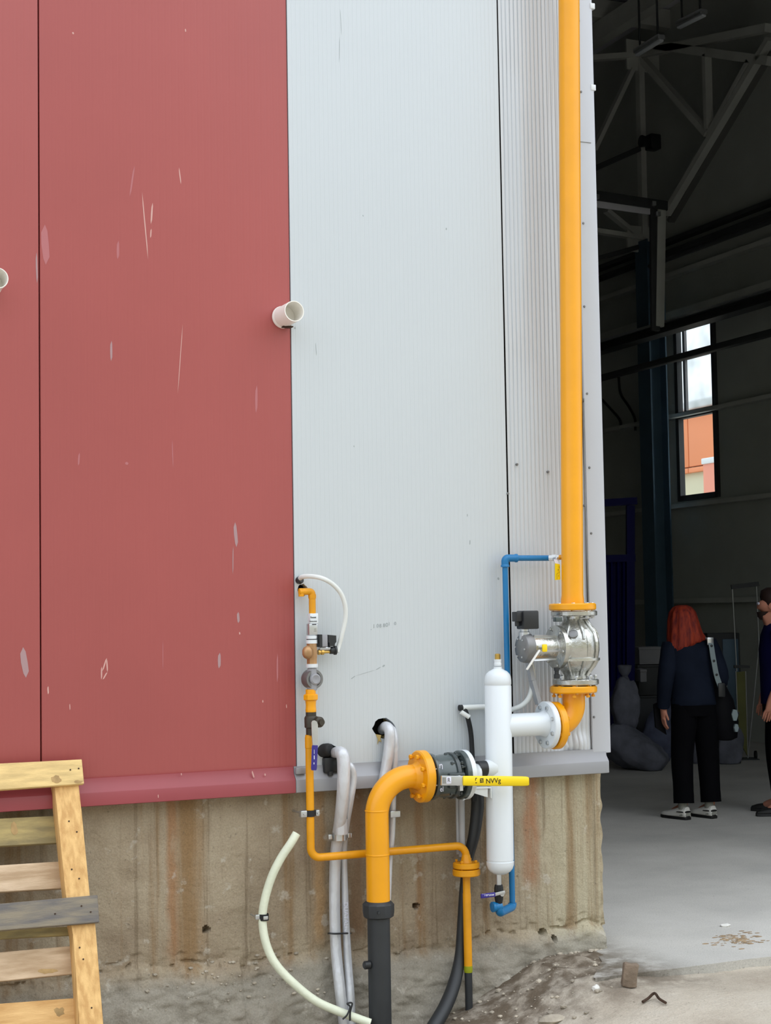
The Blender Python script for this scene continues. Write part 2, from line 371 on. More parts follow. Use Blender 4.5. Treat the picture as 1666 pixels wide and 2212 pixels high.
holes = [blobhole(714, 1634, 17, 27), blobhole(826, 1573, 25, 23), blobhole(650, 1275, 11, 13), blobhole(644, 1254, 6, 8)]
b = B(); sheet([(x1, zb), (x2-.012, zb), (x2-.005, ZT), (x1, ZT)], holes, -.024, .05, b); obj('cladding_panel', b, 'grey', wall, sharp=20)
b = B()                                     # ribbed panel with dents
xs = []; xx = x2; per = .0225
while xx < x3-.004: xs += [(xx, 0), (xx+per*.62, 0), (xx+per*.72, 1), (xx+per*.86, 1)]; xx += per
zs = [zb+(1.95-zb)*i/50 for i in range(50)]+[1.95+(ZT-1.95)*i/16 for i in range(17)]
dents = [(P(1165, 1120), .085, .010), (P(1200, 1150), .05, -.008), (P(1225, 1590), .09, .034), (P(1250, 1605), .05, -.024), (P(1232, 1632), .04, .022), (P(1150, 1610), .05, .006)]
rows = []
for z in zs:
    fade = 1 if z > 2.0 else .45
    row = []
    for x, g_ in xs:
        y = -.020+g_*.0055*fade
        for c, rad, am in dents:
            d = math.hypot(x-c.x, z-c.z)/rad
            y += am*math.exp(-d*d*1.3)*(1+.6*noise.noise(V((x*30, z*30, 3))))
        y += .0016*noise.noise(V((x*6, z*2.2, 1)))
        row.append(V((x, y, z)))
    rows.append(row)
loft(b, rows, False, False); obj('cladding_panel', b, 'grey2', wall, sharp=60, label='ribbed pale grey panel with dents')
b = B(); box(b, ((x2+x3)/2, .05, (ZT+zb)/2), (x3-x2-.012, .06, ZT-zb)); obj('core', b, 'core', wall)
def flap(name, px0, py0, px1, py1, wpx, s=.0265):   # one thin scuff on a sheet
    a, c = P(px0, py0, s), P(px1, py1, s); d = (c-a).normalized(); n_ = V((d.z, 0, -d.x))*m(wpx, a)/2; k = (a+c)/2
    return [a, a+(k-a)*.4+n_, k+n_, c-(c-k)*.3+n_*.6, c, c-(c-k)*.4-n_, k-n_*.9, a+(k-a)*.3-n_*.6]
def scuffs(lst, mt, lab, s=.0245):
    b = B()
    for t in lst: prism(b, [p for p in flap('', *t, s=s)], (0, 1, 0), .004)
    o = obj('paint_scratches', b, mt, wall, label=lab); o['kind'] = 'stuff'
M['scr1'] = mat('scraped_primer', (206, 160, 152), .6); M['scr2'] = mat('scuffed_red', (178, 108, 110), .6); M['scr3'] = mat('grey_scuff', (168, 136, 138), .6)
s_ = .0216
scuffs([(307, 414, 320, 560, 2.6), (330, 438, 326, 484, 4), (327, 494, 325, 514, 3), (387, 362, 391, 398, 2.6), (158, 69, 158, 74, 4), (401, 62, 401, 69, 3), (395, 700, 384, 850, 1.6), (104, 1482, 104, 1500, 3.4), (151, 1520, 151, 1534, 2),
        (518, 1365, 518, 1371, 3), (568, 1512, 568, 1518, 2.5), (619, 1521, 619, 1530, 2), (231, 1421, 221, 1450, 3), (231, 1424, 232, 1452, 3), (232, 1452, 222, 1468, 3), (220, 1440, 219, 1468, 3)], 'scr1', 'pale scratches through the red paint', s_)
scuffs([(97, 485, 99, 572, 17), (291, 358, 280, 425, 4), (256, 520, 254, 560, 6), (555, 832, 553, 892, 6), (172, 978, 169, 1006, 4), (272, 998, 276, 1004, 7), (372, 950, 374, 1010, 2), (600, 1412, 599, 1475, 4), (352, 1382, 352, 1448, 1.5)], 'scr2', 'dull scuffs on the red sheet', s_)
scuffs([(50, 1398, 56, 1464, 15), (241, 736, 240, 780, 5), (508, 1128, 511, 1182, 8), (504, 1180, 503, 1240, 2), (515, 1322, 515, 1346, 6), (475, 1410, 473, 1444, 7), (79, 545, 80, 612, 4)], 'scr3', 'grey rubbed marks on the red sheet', s_)
scuffs([(765, 962, 765, 966, 2), (784, 464, 785, 468, 2), (735, 20, 738, 75, 1), (734, 80, 733, 135, 1), (1016, 1166, 1015, 1177, 2.5), (1010, 1110, 1010, 1116, 2), (965, 492, 964, 497, 3), (638, 706, 637, 711, 4), (682, 740, 684, 768, 1.4),
        (758, 1467, 768, 1460, 2), (768, 1460, 812, 1447, 1), (812, 1447, 823, 1441, 2), (826, 1440, 832, 1437, 4), (1077, 1247, 1077, 1253, 5)], 'inkfaint', 'faint marks on the pale grey sheet', .0246)
for ch, px, py, sz in (('.', 802, 1356, 16), ('1', 808, 1353, 12), ('0', 816, 1352, 11), ('8', 822, 1352, 11), ('8', 830, 1351, 11), ('0', 836, 1350, 12), ('1', 841, 1348, 10), ('0', 854, 1347, 10)):
    text(wall, 'faded_marking', ch, P(px, py, .0247), m(sz, P(px, py)), 'inkfaint')
for px, py in ((1098, 1066), (1118, 1003), (1185, 1019)):
    b = B(); lathe(b, P(px, py, .030), (0, 1, 0), [(-.003, .004), (0, .006), (.01, .006)], 10); obj('screw', b, 'steeldk', wall)
b = B(); tube(b, spl([P(1116, 1280+i*5, .025) for i in range(2)], 2), .001); b.free()
# corner flashing
tr = thing('trim_3', 'pale grey corner flashing beside the doorway', None, (x4, 0, zb), kind='structure')
b = B(); box(b, ((x3+x4)/2+.008, -.016, (ZT+zb)/2), (x4-x3+.014, .03, ZT-zb), bev=.003); box(b, (x4+.008, .11, (ZT+zb)/2), (.02, .25, ZT-zb), bev=.003)
obj('corner_sheet', b, 'cornerw', tr)
for px, py in ((1251, 45), (1256, 198), (1261, 482), (1263, 662), (1269, 850), (1274, 1010), (1278, 1152), (1264, 1092), (1284, 1549)):
    b = B(); lathe(b, P(px, py, .034), (0, 1, 0), [(-.003, .004), (0, .006), (.01, .006)], 10); obj('screw', b, 'steeldk', tr)
b = B(); box(b, P(1263, 307, .032), (.075, .004, .003)); obj('joint', b, 'steeldk', tr)
b = B(); tube(b, [P(1261, 860, .033), P(1263, 1050, .033), P(1272, 1300, .033)], .004, 8); obj('sheet_edge', b, 'steeldk', tr)
for px, py in ((1273, 14), (1275, 190)):
    b = B(); box(b, P(px, py, .02)+V((.012, 0, 0)), (.028, .03, .03), bev=.003); obj('clip', b, 'white', tr)
# drip flashings
def drip(name, xa, xb, mt, lab):
    b = B(); pr = [(-.024, zb+.02), (-.029, zb+.02), (-.034, zb-.012), (-.054, ZF0), (-.056, ZF0-.004), (-.056, ZF1), (-.04, ZF1-.004), (-.04, ZF1+.006), (.02, ZF1+.012), (.03, zb+.02)]
    loft(b, [[V((x, y, z)) for y, z in pr] for x in (xa, xb)]); return obj(name, b, mt, kind='structure', label=lab, org=(xa, 0, ZF1))
xr = P(1316, 1655, .056).x; xm = P(640, 1700, .056).x
tr1 = drip('trim_1', x0-1.5, xm-.002, 'redtrim', 'red metal drip flashing above the concrete base'); tr2 = drip('trim_2', xm, xr, 'trimgrey', 'grey metal drip flashing above the concrete base')
b = B(); q = P(640, 1665, .04); box(b, q+V((.02, -.004, 0)), (.05, .02, .03), bev=.004); obj('clip', b, 'trimgrey', tr2)
b = B()
for px, py, px2, py2, wd in ((545, 1665, 549, 1681, 3), (573, 1671, 573, 1676, 3), (392, 1670, 392, 1675, 2), (342, 1716, 342, 1724, 2)):
    prism(b, flap('', px, py, px2, py2, wd, s=.057 if py > 1700 else .046), (0, 1, 0), .003)
obj('paint_scratches', b, 'scr1', tr1, label='small pale chips', kind='stuff')

# concrete plinth with a rough footing below it
xp1 = P(1300, 1850, -.03).x
def plinth_y(x, z):
    edge = .10+.05*noise.noise(V((x*1.7, 0, 5)))+.028*noise.noise(V((x*9, 1, 5)))+.012*noise.noise(V((x*27, 1, 5)))+(.04 if x < P(520, 2000).x else 0)
    if x > P(1010, 2000).x: edge = .115+.03*noise.noise(V((x*8, 1, 5)))
    y = .03+.004*noise.noise(V((x*2, z*2, 0)))+.002*noise.noise(V((x*14, z*14, 0)))
    for pz in (.0,):
        r = noise.noise(V((x*5, z*5, 9))); y += max(0, r-.35)*.03
    if z < edge:
        t = min(1, (edge-z)/.05); y -= t*(.03+.03*noise.noise(V((x*4, z*7, 2)))+.014*abs(noise.noise(V((x*11, z*24, 6)))))+max(0, edge-z-.05)*.22+.012*noise.noise(V((x*16, z*16, 4)))*t
    if abs(z-edge) < .007 and noise.noise(V((x*6, 0, 8)))+.8*noise.noise(V((x*31, 0, 2))) > .05: y += .012
    elif edge <= z < edge+.04: y += .012*max(0, noise.noise(V((x*20, z*20, 7)))+.2)
    hx, hz = P(445, 2008, -.03).x, P(445, 2008, -.03).z
    for px, py, rad in ((445, 2008, .016), (899, 1957, .014), (1172, 2014, .018), (1190, 2026, .014)):
        h = P(px, py, -.03); d = math.hypot(x-h.x, z-h.z)
        if d < rad: y += .05
    return y
b = B(); rows = []; nx, nz_ = 460, 190
for j in range(nz_+1):
    z = -.34+(ZF1+.02+.34)*j/nz_; row = []
    for i in range(nx+1):
        x = x0-.9+(xp1-x0+.9)*i/nx; xe = x
        if i == nx: xe = x+.010*noise.noise(V((z*14, 3, 3)))+(.006 if z > .1 else -.012)
        row.append(V((xe, plinth_y(x, z)+(.012*max(0, noise.noise(V((z*18, 0, 0)))+.3) if i >= nx-1 else 0), z)))
    row.append(V((row[-1].x-.004, .3, z))); rows.append(row)
loft(b, rows, False, False); obj('baseboard_front', b, 'plinth', kind='structure', label='rain stained concrete plinth under the cladding', org=(0, 0, 0), sharp=50)

# ground outside
xl, xg = P(850, 2150).x, P(1260, 2100).x
def gz(x, y):
    t = min(1, max(0, (x-xl)/(xg-xl))); t = t*t*(3-2*t)
    z = -.25+(.206)*t
    if y > -1.6: z += (.035*max(0, 1-abs(x-xg+.15)/.55)+.03*t)*max(0, 1+(y+.05)/.75)*(.5+.9*abs(noise.noise(V((x*5, y*5, 2)))))*(1 if x < xp1+.15 else max(0, 1-(x-xp1-.15)/.3))
    c0_ = PG(1300, 2105, 0); d_ = math.exp(-((x-c0_.x+.12)/.26)**2-((y-c0_.y-.12)/.36)**2)
    z += d_*(.052+.03*noise.noise(V((x*9, y*9, 1)))+.02*noise.noise(V((x*26, y*26, 5))))
    return z+.012*noise.noise(V((x*3, y*3, 0)))+.006*noise.noise(V((x*14, y*14, 4)))
YA = PG(1480, 2089, 0).y                    # front edge of the slab in the doorway
b = B(); rows = []
gx = [-8, -4, -1]+[.5+i*.045 for i in range(150)]+[8, 11, 16, 60, 140]; gy = [-60, -30, -15, -8, -5, -3]+[-2.2+.045*i for i in range(52)]
for y in gy:
    rows.append([V((x, y, gz(x, max(y, -3)) if y > -4 else gz(x, -3))) for x in gx])
loft(b, rows, False, False); obj('ground', b, 'ground', kind='structure', label='dusty concrete yard in front of the wall', org=(0, 0, 0), sharp=60)
b = B(); box(b, (100, 60, -.08), (172, 160, .1)); box(b, (-40, 60, -.31), (60, 160, .1)); obj('ground', b, 'ground', kind='structure', label='ground around the hall', org=(0, 0, 0))
# hall
XW, YB, DX1, DZ = 12.0, 22.0, 8.6, 5.2
b = B(); rows = []
nxx = 60
xs0 = PG(1284, 2112, 0).x
fe = [V((xs0+(16-xs0)*i/nxx, YA+.012*noise.noise(V((i*.9, 0, 0)))+.008*noise.noise(V((i*3.1, 0, 0))), .0)) for i in range(nxx+1)]
rows = [[V((p.x, p.y+.01, -.05)) for p in fe], fe, [V((p.x, .2 if p.x > xp1 else YA+.02+max(0, (p.x-xs0)/(xp1-xs0))*(-.04-YA), 0)) for p in fe]]
loft(b, rows, False, False); obj('floor', b, 'floor', kind='structure', label='concrete threshold slab in the doorway', org=(0, 0, 0))
b = B(); box(b, (XW/2-6, YB/2+.1, -.02), (XW+12, YB-.2, .0405)); obj('floor', b, 'floor', kind='structure', label='smooth grey concrete floor of the hall', org=(0, 0, 0))
b = B(); box(b, ((-12+XW)/2, YB+.1, ZT/2), (24, .2, ZT)); obj('wall_back', b, 'inwall', kind='structure', org=(0, YB, 0))
b = B(); box(b, (-12.1, YB/2, ZT/2), (.2, YB, ZT)); obj('wall_left', b, 'inwall', kind='structure', org=(-12, 0, 0))
b = B(); box(b, (0, YB/2, ZT+.1), (24.4, YB+.6, .2)); ce = obj('ceiling', b, 'roofm', kind='structure', label='dim sheet roof of the hall', org=(0, 0, ZT))
b = B(); box(b, ((DX1+XW)/2, .1, ZT/2), (XW-DX1, .2, ZT)); box(b, ((x4+DX1)/2+.01, .1, (DZ+ZT)/2), (DX1-x4-.04, .2, ZT-DZ)); obj('wall_right', b, 'inwall', kind='structure', label='front wall beyond and above the doorway', org=(DX1, 0, 0))
b = B(); box(b, ((-12+x0-1.5)/2, .1, ZT/2), (12+x0-1.5-.02, .2, ZT)); box(b, ((-12+x4)/2, .245, ZT/2), (12+x4-.03, .02, ZT)); obj('wall_left', b, 'inwall', kind='structure', label='inner lining of the front wall', org=(0, .2, 0))
# right hall wall with its window opening
wy1, wy0 = PX(1468, 900, XW).y, PX(1549, 900, XW).y
wz0, wz1 = PX(1510, 1073, XW).z, PX(1510, 684, XW).z
wr = thing('wall_right', 'dim grey right wall of the hall', None, (XW, 12, 0), kind='structure')
b = B()
for ya, yb, za, zb_ in ((0, wy0, 0, ZT), (wy1, YB, 0, ZT), (wy0, wy1, 0, wz0), (wy0, wy1, wz1, ZT)): box(b, (XW+.03, (ya+yb)/2, (za+zb_)/2), (.06, yb-ya, zb_-za))
obj('lining', b, 'inwall', wr)
def girt(p0, p1, wd, xx, mt='insteel'):
    b = B(); a, c = PX(*p0, xx), PX(*p1, xx); z = (a.z+c.z)/2; hh = m(wd, a)
    beam(b, (xx, a.y+2.5, z), (xx, c.y-5, z), .12, hh); return obj('girt', b, mt, wr)
girt((1440, 520), (1660, 445), 9, XW-.08, 'insteeldk'); girt((1440, 545), (1660, 470), 8, XW-.08, 'insteeldk'); girt((1290, 735), (1660, 615), 14, XW-.07)
girt((1425, 903), (1660, 862), 8, XW-.07); girt((1425, 1102), (1660, 1067), 9, XW-.07); girt((1425, 1297), (1640, 1297), 10, XW-.07)
girt((1285, 650), (1390, 620), 9, XW-.07)
wn = thing('window_1', 'tall narrow window high in the dark hall wall', None, (XW, wy0, wz0), kind='structure')
b = B()
for y in (wy0, wy1): box(b, (XW, y, (wz0+wz1)/2), (.08, .07, wz1-wz0+.07))
for z in (wz0, wz1): box(b, (XW, (wy0+wy1)/2, z), (.08, wy1-wy0, .07))
obj('frame', b, 'insteeldk', wn)
zr = PX(1510, 891, XW).z; zr2 = PX(1510, 762, XW).z
b = B()
for z in (zr, zr2): box(b, (XW+.0, (wy0+wy1)/2, z), (.09, wy1-wy0, .09))
obj('transom', b, 'insteeldk', wn)
b = B(); y = PX(1478, 800, XW).y; box(b, (XW+.02, y, (zr+wz1)/2), (.04, .05, wz1-zr)); obj('mullion', b, 'card', wn)
for za, zb_, mt in ((wz0, zr, 'glass'), (zr, zr2, 'frost'), (zr2, wz1, 'frost')):
    b = B(); box(b, (XW+.03, (wy0+wy1)/2, (za+zb_)/2), (.008, wy1-wy0-.05, zb_-za-.07)); obj('pane', b, mt, wn)

b = B(); box(b, (2, -27, 4.3), (60, 8, 9.2)); box(b, (2, -27, 9.1), (60.6, 8.6, .4)); obj('building', b, 'beige', kind='structure', label='unseen building added behind the camera to shade the foot of the wall', org=(2, -23, -.3))  # added out of view so the cladding gets darker shade towards its foot
# ================================================================ GAS TRAIN (main line, s = .2 in front of the wall)
S = .2
PW = .051
# riser
c0, c1 = P(1229, -60, S), P(1237, 1308, S)
top = c1+(c0-c1)*((7.2-c1.z)/(c0.z-c1.z))
t = thing('gas_riser_pipe', 'tall yellow gas riser pipe running up beside the doorway', 'pipe', c1)
b = B(); ax = (top-c1).normalized(); lathe(b, c1, ax, [(0, m(25, c1)), (.03, m(25, c1)), (.05, m(23.6, c1)), ((top-c1).length, m(23.2, c1))], 40); obj('pipe', b, 'yellow', t)
b = B(); cf = P(1237, 1311, S); disc(b, cf, Z, m(51, cf), m(15, cf), .006); obj('flange', b, 'yellow', t)
bolts(t, cf+V((0, 0, -.018)), Z, m(42, cf), 8, .010, .075, 'zinc', .3)
b = B(); nip = P(1216, 1203, S-.05); tube(b, [P(1209, 1204, .14), nip+V((.01, -.02, 0))], .012, 12); obj('nipple', b, 'yellow2', t)
b = B(); q = P(1256, 866, S-.02); box(b, q, (.02, .02, .016), bev=.003); obj('lug', b, 'olive', t)
# solenoid safety valve
vc = P(1242, 1397, S); k = depth(vc)/FPX
zt, zl = P(1237, 1326, S).z, P(1237, 1473, S).z
t = thing('gas_safety_valve', 'silver cast gas valve with side actuator between the two yellow flanges', 'valve', (vc.x, vc.y, zl))
def zz(py): return P(1240, py, S).z
b = B(); lathe(b, (vc.x, vc.y, 0), Z, [(zz(1466), 25*k), (zz(1458), 25*k), (zz(1450), 30*k), (zz(1440), 40*k), (zz(1425), 49*k), (zz(1405), 53*k), (zz(1390), 53*k), (zz(1370), 48*k), (zz(1357), 38*k), (zz(1346), 28*k), (zz(1338), 24*k), (zz(1330), 25*k)], 40); obj('body', b, 'steel', t)
for z, th in ((zz(1325), 11*k), (zz(1473), 12*k)):
    b = B(); disc(b, (vc.x, vc.y, z), Z, 50*k, th, .004); obj('flange', b, 'steel', t)
bolts(t, (vc.x, vc.y, zz(1478)), Z, 42*k, 8, .010, .085, 'zinc', .3)
def ringx(xo, r, wd, mt, nm='rib', tilt=0):
    b = B(); ax_ = V((1, tilt, 0)).normalized(); cc = vc+V((xo, 0, 0))
    lathe(b, cc, ax_, [(-wd, r*.9), (-wd, r), (wd, r), (wd, r*.9)], 40, False); return obj(nm, b, mt, t)
ringx(.01, 55*k, .009, 'steel'); ringx(.055, 52*k, .007, 'steel')
b = B(); lathe(b, (vc.x, vc.y, zz(1424)), Z, [(-.006, 48*k), (-.006, 53.5*k), (.006, 53.5*k), (.006, 48*k)], 40, False); obj('rib', b, 'steel', t)
for a_ in (-2.4, -1.7, -1.0, -.3):
    b = B(); d = V((math.cos(a_), math.sin(a_), 0)); pts = [V((vc.x, vc.y, zz(py)))+d*(r*k) for py, r in ((1339, 27), (1352, 36), (1366, 48), (1380, 52))]; tube(b, pts, .007, 8); obj('rib', b, 'steel', t)
    b = B(); pts = [V((vc.x, vc.y, zz(py)))+d*(r*k) for py, r in ((1460, 28), (1450, 33), (1438, 43), (1425, 51))]; tube(b, pts, .007, 8); obj('rib', b, 'steel', t)
b = B(); lathe(b, vc+V((.0, -.0, .0)), V((-.55, -.84, .6)), [(.10, .022), (.125, .022), (.128, .016)], 16); obj('plug', b, 'steeldk', t)
# bonnet, spring housing, end cap
b = B(); lathe(b, vc, -X, [(.03, 44*k), (.085, 43*k), (.088, 47*k), (.108, 47*k), (.111, 42*k), (.116, 28*k), (.12, 26*k)], 40); obj('bonnet', b, 'steel', t)
bolts(t, vc-X*.105, X, 41*k, 6, .007, .03, 'zinc', .2)
b = B(); lathe(b, vc, -X, [(.11, 25*k), (.245, 26*k), (.25, 30*k)], 32); obj('spring_housing', b, 'steel', t)
for a_ in (.5, 2.0, 3.4, 4.4, 5.4):
    b = B(); d = V((0, math.cos(a_), math.sin(a_))); beam(b, vc+d*26*k-X*.115, vc+d*27*k-X*.235, .008, .012, d); obj('fin', b, 'zinc', t)
b = B(); lathe(b, vc, -X, [(.245, 31*k), (.268, 32*k), (.285, 30*k), (.292, 26*k), (.296, 14*k), (.297, .5*k)], 32); obj('end_cap', b, 'steeldk', t)
bolts(t, vc-X*.293, X, 21*k, 6, .005, .012, 'zinc', .1)
e = vc-X*.27
b = B(); lathe(b, e, Z, [(.04, .026), (.075, .026), (.078, .02), (.092, .02)], 16); obj('coil_stem', b, 'zinc', t)
q = V((P(1140, 1339, S+.0).x, e.y, P(1140, 1339, S).z))
b = B(); box(b, q, (.082, .075, .086), bev=.006); co = obj('coil', b, 'black', t)
b = B(); box(b, q+V((-.055, 0, .016)), (.032, .05, .046), bev=.004); lathe(b, q+V((-.055, 0, -.005)), -Z, [(0, .012), (.022, .012), (.024, .009)], 12); obj('plug', b, 'black', co)
q = P(1174, 1399, S+.075); b = B(); lathe(b, q+V((0, .03, 0)), -Y, [(0, .008), (.03, .008), (.04, .006)], 12); obj('spindle', b, 'zinc', t)
b = B(); box(b, q+V((0, -.012, -.002)), (.026, .012, .036), axes(X, Y, Z), .005); obj('cap', b, 'bright', t)
b = B(); beam(b, P(1166, 1404, S+.09), P(1138, 1447, S+.09), .008, .014, (0, 1, 0), .003); obj('lever', b, 'shoe', t)
b = B(); q = P(1268, 1335, S+.05); tube(b, [q+V((-.04, 0, .0)), q, q+V((.03, -.02, .012))], .006, 8); obj('test_point', b, 'zinc', t)
b = B(); q = P(1203, 1452, S+.06); lathe(b, q, Z, [(-.03, .014), (-.01, .014), (-.008, .010), (.006, .010), (.007, .013), (.022, .013)], 12); obj('plug', b, 'black', t)
b = B(); box(b, P(1205, 1338, S+.05), (.036, .03, .022), bev=.003); obj('junction_plate', b, 'green', t)
# yellow elbow below the valve
fe_ = P(1239, 1489, S); fx = P(1199, 1567, S)
t = thing('gas_elbow_pipe', 'short yellow elbow pipe under the silver valve with two flanges', 'pipe', (fe_.x, fe_.y, fx.z-.06))
r_ = m(24.5, fe_); kz = V((fe_.x, fe_.y, fx.z))
b = B(); tube(b, path([fe_, kz, fx], .12, 14), r_, 32); obj('pipe', b, 'yellow', t)
b = B(); disc(b, fe_, Z, m(51, fe_), m(15, fe_), .006); obj('flange', b, 'yellow', t)
bolts(t, fe_+V((0, 0, -.008)), Z, m(42, fe_), 8, .010, .055, 'yellow2', .3)
b = B(); disc(b, fx, X, m(51, fx), m(17, fx), .006); obj('flange', b, 'yellow', t)
bolts(t, fx+V((.004, 0, 0)), X, m(42, fx), 8, .010, .05, 'yellow2', .4)
# white filter vessel
tc_ = P(1077, 1660, S); tk = m(29.2, tc_); ztop, zbot = P(1076, 1440, S).z, P(1080, 1889, S).z
t = thing('filter_vessel', 'tall white gas filter cylinder with domed ends and brass top plug', 'vessel', (tc_.x, tc_.y, zbot))
def zv(py): return P(1078, py, S).z
kk = depth(tc_)/FPX
ta = V((P(1075.5, 1440, S).x, tc_.y, ztop)); tb = V((P(1081, 1889, S).x, tc_.y, zbot)); tax = (tb-ta).normalized()
def tl(py): return (ztop-zv(py))
b = B(); lathe(b, ta, tax, [(tl(1440), 9*kk), (tl(1444), 9*kk), (tl(1447), 14*kk), (tl(1450), 20*kk), (tl(1455), 25*kk), (tl(1461), 28*kk), (tl(1470), 29*kk), (tl(1478), 29*kk), (tl(1479), 28.3*kk), (tl(1481), 28.3*kk), (tl(1482), 29*kk), (tl(1857), 29.2*kk), (tl(1858), 28.4*kk), (tl(1860), 28.4*kk), (tl(1861), 30*kk), (tl(1868), 29.6*kk), (tl(1876), 27*kk), (tl(1882), 22.5*kk), (tl(1887), 15*kk), (tl(1889), 9*kk)], 40)
body = obj('body', b, 'white', t)
b = B(); lathe(b, ta-tax*.004, -tax, [(0, 8*kk), (.012, 8.3*kk), (.014, 7.4*kk), (.03, 8.2*kk)], 24); obj('neck', b, 'white', t)
b = B(); lathe(b, ta, -tax, [(.028, 6.2*kk), (.056, 6.2*kk), (.058, 5*kk), (.06, 5*kk)], 6); obj('brass_plug', b, 'brass', t)
b = B(); pz = P(1145, 1565, S); lathe(b, (tc_.x, pz.y, pz.z), X, [(.02, m(25, pz)), (P(1166, 1565, S).x-tc_.x, m(25, pz)), (P(1176, 1565, S).x-tc_.x, m(29, pz))], 32); obj('outlet_pipe', b, 'white', t)
wf = P(1182, 1566, S); b = B(); disc(b, wf, X, m(51, wf), m(13, wf), .004); obj('flange', b, 'white', t)
bolts(t, wf-X*.004, X, m(40, wf), 8, .010, .04, 'zinc', .4)
sp_ = P(1048, 1660, S); b = B(); lathe(b, (tc_.x, sp_.y, sp_.z), -X, [(.03, m(26, sp_)), (.052, m(22, sp_)), (.064, m(17.5, sp_)), (.068, m(16.5, sp_))], 28); obj('inlet_nozzle', b, 'white', t)
b = B(); lathe(b, (tc_.x, sp_.y, sp_.z), -X, [(.062, m(16.8, sp_)), (.108, m(16.8, sp_))], 28); obj('black_band', b, 'black', t)
b = B(); prism(b, [P(1083, 1872, S+.065)+V((a_*.01, 0, c_*.002)) for a_, c_ in ((-1, -1), (.2, -.4), (1, 1), (.2, .2))], (0, -1, 0), .001); b.free()
# white reducer flange
rf = P(1008, 1672, S)
t = thing('reducer_flange', 'white flanged reducer between the green ball valve and the filter cylinder', 'pipe fitting', (rf.x, rf.y, rf.z-.11))
b = B(); disc(b, P(1003, 1673, S), X, m(53, rf), m(13, rf), .004); obj('flange', b, 'white', t)
b = B(); lathe(b, P(1007, 1672, S), X, [(0, m(44, rf)), (.012, m(43, rf)), (.028, m(32, rf)), (.042, m(24, rf)), (.052, m(21, rf)), (.062, m(20, rf))], 32); obj('cone', b, 'white', t)
bolts(t, P(1003, 1673, S), X, m(45, rf), 8, .009, .035, 'zinc', .2)
# white bracket under the handle
q0 = [P(1013, 1700, S+.03), P(1054, 1699, S+.03), P(1054, 1722, S+.03), P(1046, 1720, S+.03), P(1020, 1712, S+.03), P(1008, 1726, S+.03), P(1000, 1730, S+.03)]
t = thing('support_bracket', 'small white angle bracket under the yellow handle beside the cylinder', 'bracket', q0[3])
b = B(); prism(b, q0, (0, 1, 0), .008); obj('web', b, 'white', t); b = B(); beam(b, P(1016, 1701, S+.0), P(1054, 1700, S+.0), .07, .006); obj('shelf', b, 'white', t)
b = B(); box(b, P(1054, 1711, S), (.006, .07, .05), bev=.001); obj('end_plate', b, 'white', t)
# ball valve
bc = P(958, 1676, S); kb = depth(bc)/FPX; gx_ = lambda px: P(px, 1676, S).x-bc.x
t = thing('ball_valve', 'dark green flanged ball valve with long yellow lever handle', 'valve', (bc.x, bc.y, bc.z-.12))
b = B(); lathe(b, bc, X, [(gx_(927), 46*kb), (gx_(929), 48*kb), (gx_(936), 48*kb), (gx_(938), 44*kb), (gx_(944), 45*kb), (gx_(950), 46*kb), (gx_(966), 47*kb), (gx_(974), 45*kb), (gx_(978), 38*kb), (gx_(988), 36*kb)], 40); obj('body', b, 'green', t)
b = B(); lathe(b, bc, X, [(gx_(968), 44*kb), (gx_(970), 50*kb), (gx_(977), 50*kb), (gx_(979), 42*kb)], 40); obj('body_ring', b, 'greendk', t)
b = B(); disc(b, bc+V((gx_(995), 0, 0)), X, 53*kb, 12*kb, .004); obj('flange', b, 'green', t)
b = B(); disc(b, bc+V((gx_(930), 0, 0)), X, 50*kb, 8*kb, .003); obj('flange', b, 'green', t)
bolts(t, bc+V((gx_(972), 0, 0)), X, 46*kb, 8, .009, .06, 'greendk', .1); bolts(t, bc+V((gx_(990), 0, 0)), X, 45*kb, 8, .009, .05, 'greendk', .3)
b = B(); box(b, bc+V((gx_(965), -.085, -.012)), (.08, .06, .07), bev=.008); obj('stem_block', b, 'greendk', t)
b = B(); lathe(b, bc+V((gx_(965), -.10, -.012)), -Y, [(0, .024), (.03, .024), (.034, .016), (.046, .016)], 20); obj('stem', b, 'zinc', t)
sH = S+.15
ha, hb = P(953, 1686, sH), P(1000, 1686.5, sH); hc = P(1141, 1687.5, sH); hh = m(21, ha)
hv = thing  # lever is part of the valve
b = B(); beam(b, ha, hb, .012, hh, (0, 0, 1), .002); lv = obj('lever', b, 'zinc', t); b = B(); box(b, hb+V((-.006, .012, -.02)), (.016, .02, .05)); obj('stop_tab', b, 'zinc', lv)
b = B(); n0, n1 = hb-X*.002, hc
lo = []
for f, sc in ((0, .96), (.06, 1.0), (.5, 1.03), (.9, 1.0), (.98, .95), (1, .84)):
    c = n0+(n1-n0)*f; a_ = hh/2*sc; d_ = .010; lo.append([c+V((0, y, z)) for y, z in ((-d_, -a_*.8), (-d_*.6, -a_), (d_*.6, -a_), (d_, -a_*.8), (d_, a_*.8), (d_*.6, a_), (-d_*.6, a_), (-d_, a_*.8))])
loft(b, lo); gr = obj('handle_grip', b, 'bright', t, label='bright yellow lever grip with black print', sharp=50)
sg = sH+.0108
text(gr, 'lettering', 'NVVg', P(1066, 1687, sg), m(15, hc), 'ink', stretch=1.0)
b = B()
for px, py, w_, h_ in ((1029, 1681, 3.2, 1.6), (1029, 1691, 3.2, 1.6), (1027.5, 1684, 1, 4)): box(b, P(px, py, sg), (m(w_, hc), .0012, m(h_, hc)))
obj('lettering', b, 'ink', gr)
b = B(); q = P(1041, 1686, sg)
box(b, q, (m(8, hc), .0012, m(9, hc))); em = obj('emblem', b, 'ink', gr)
b = B(); u_ = m(1, hc)
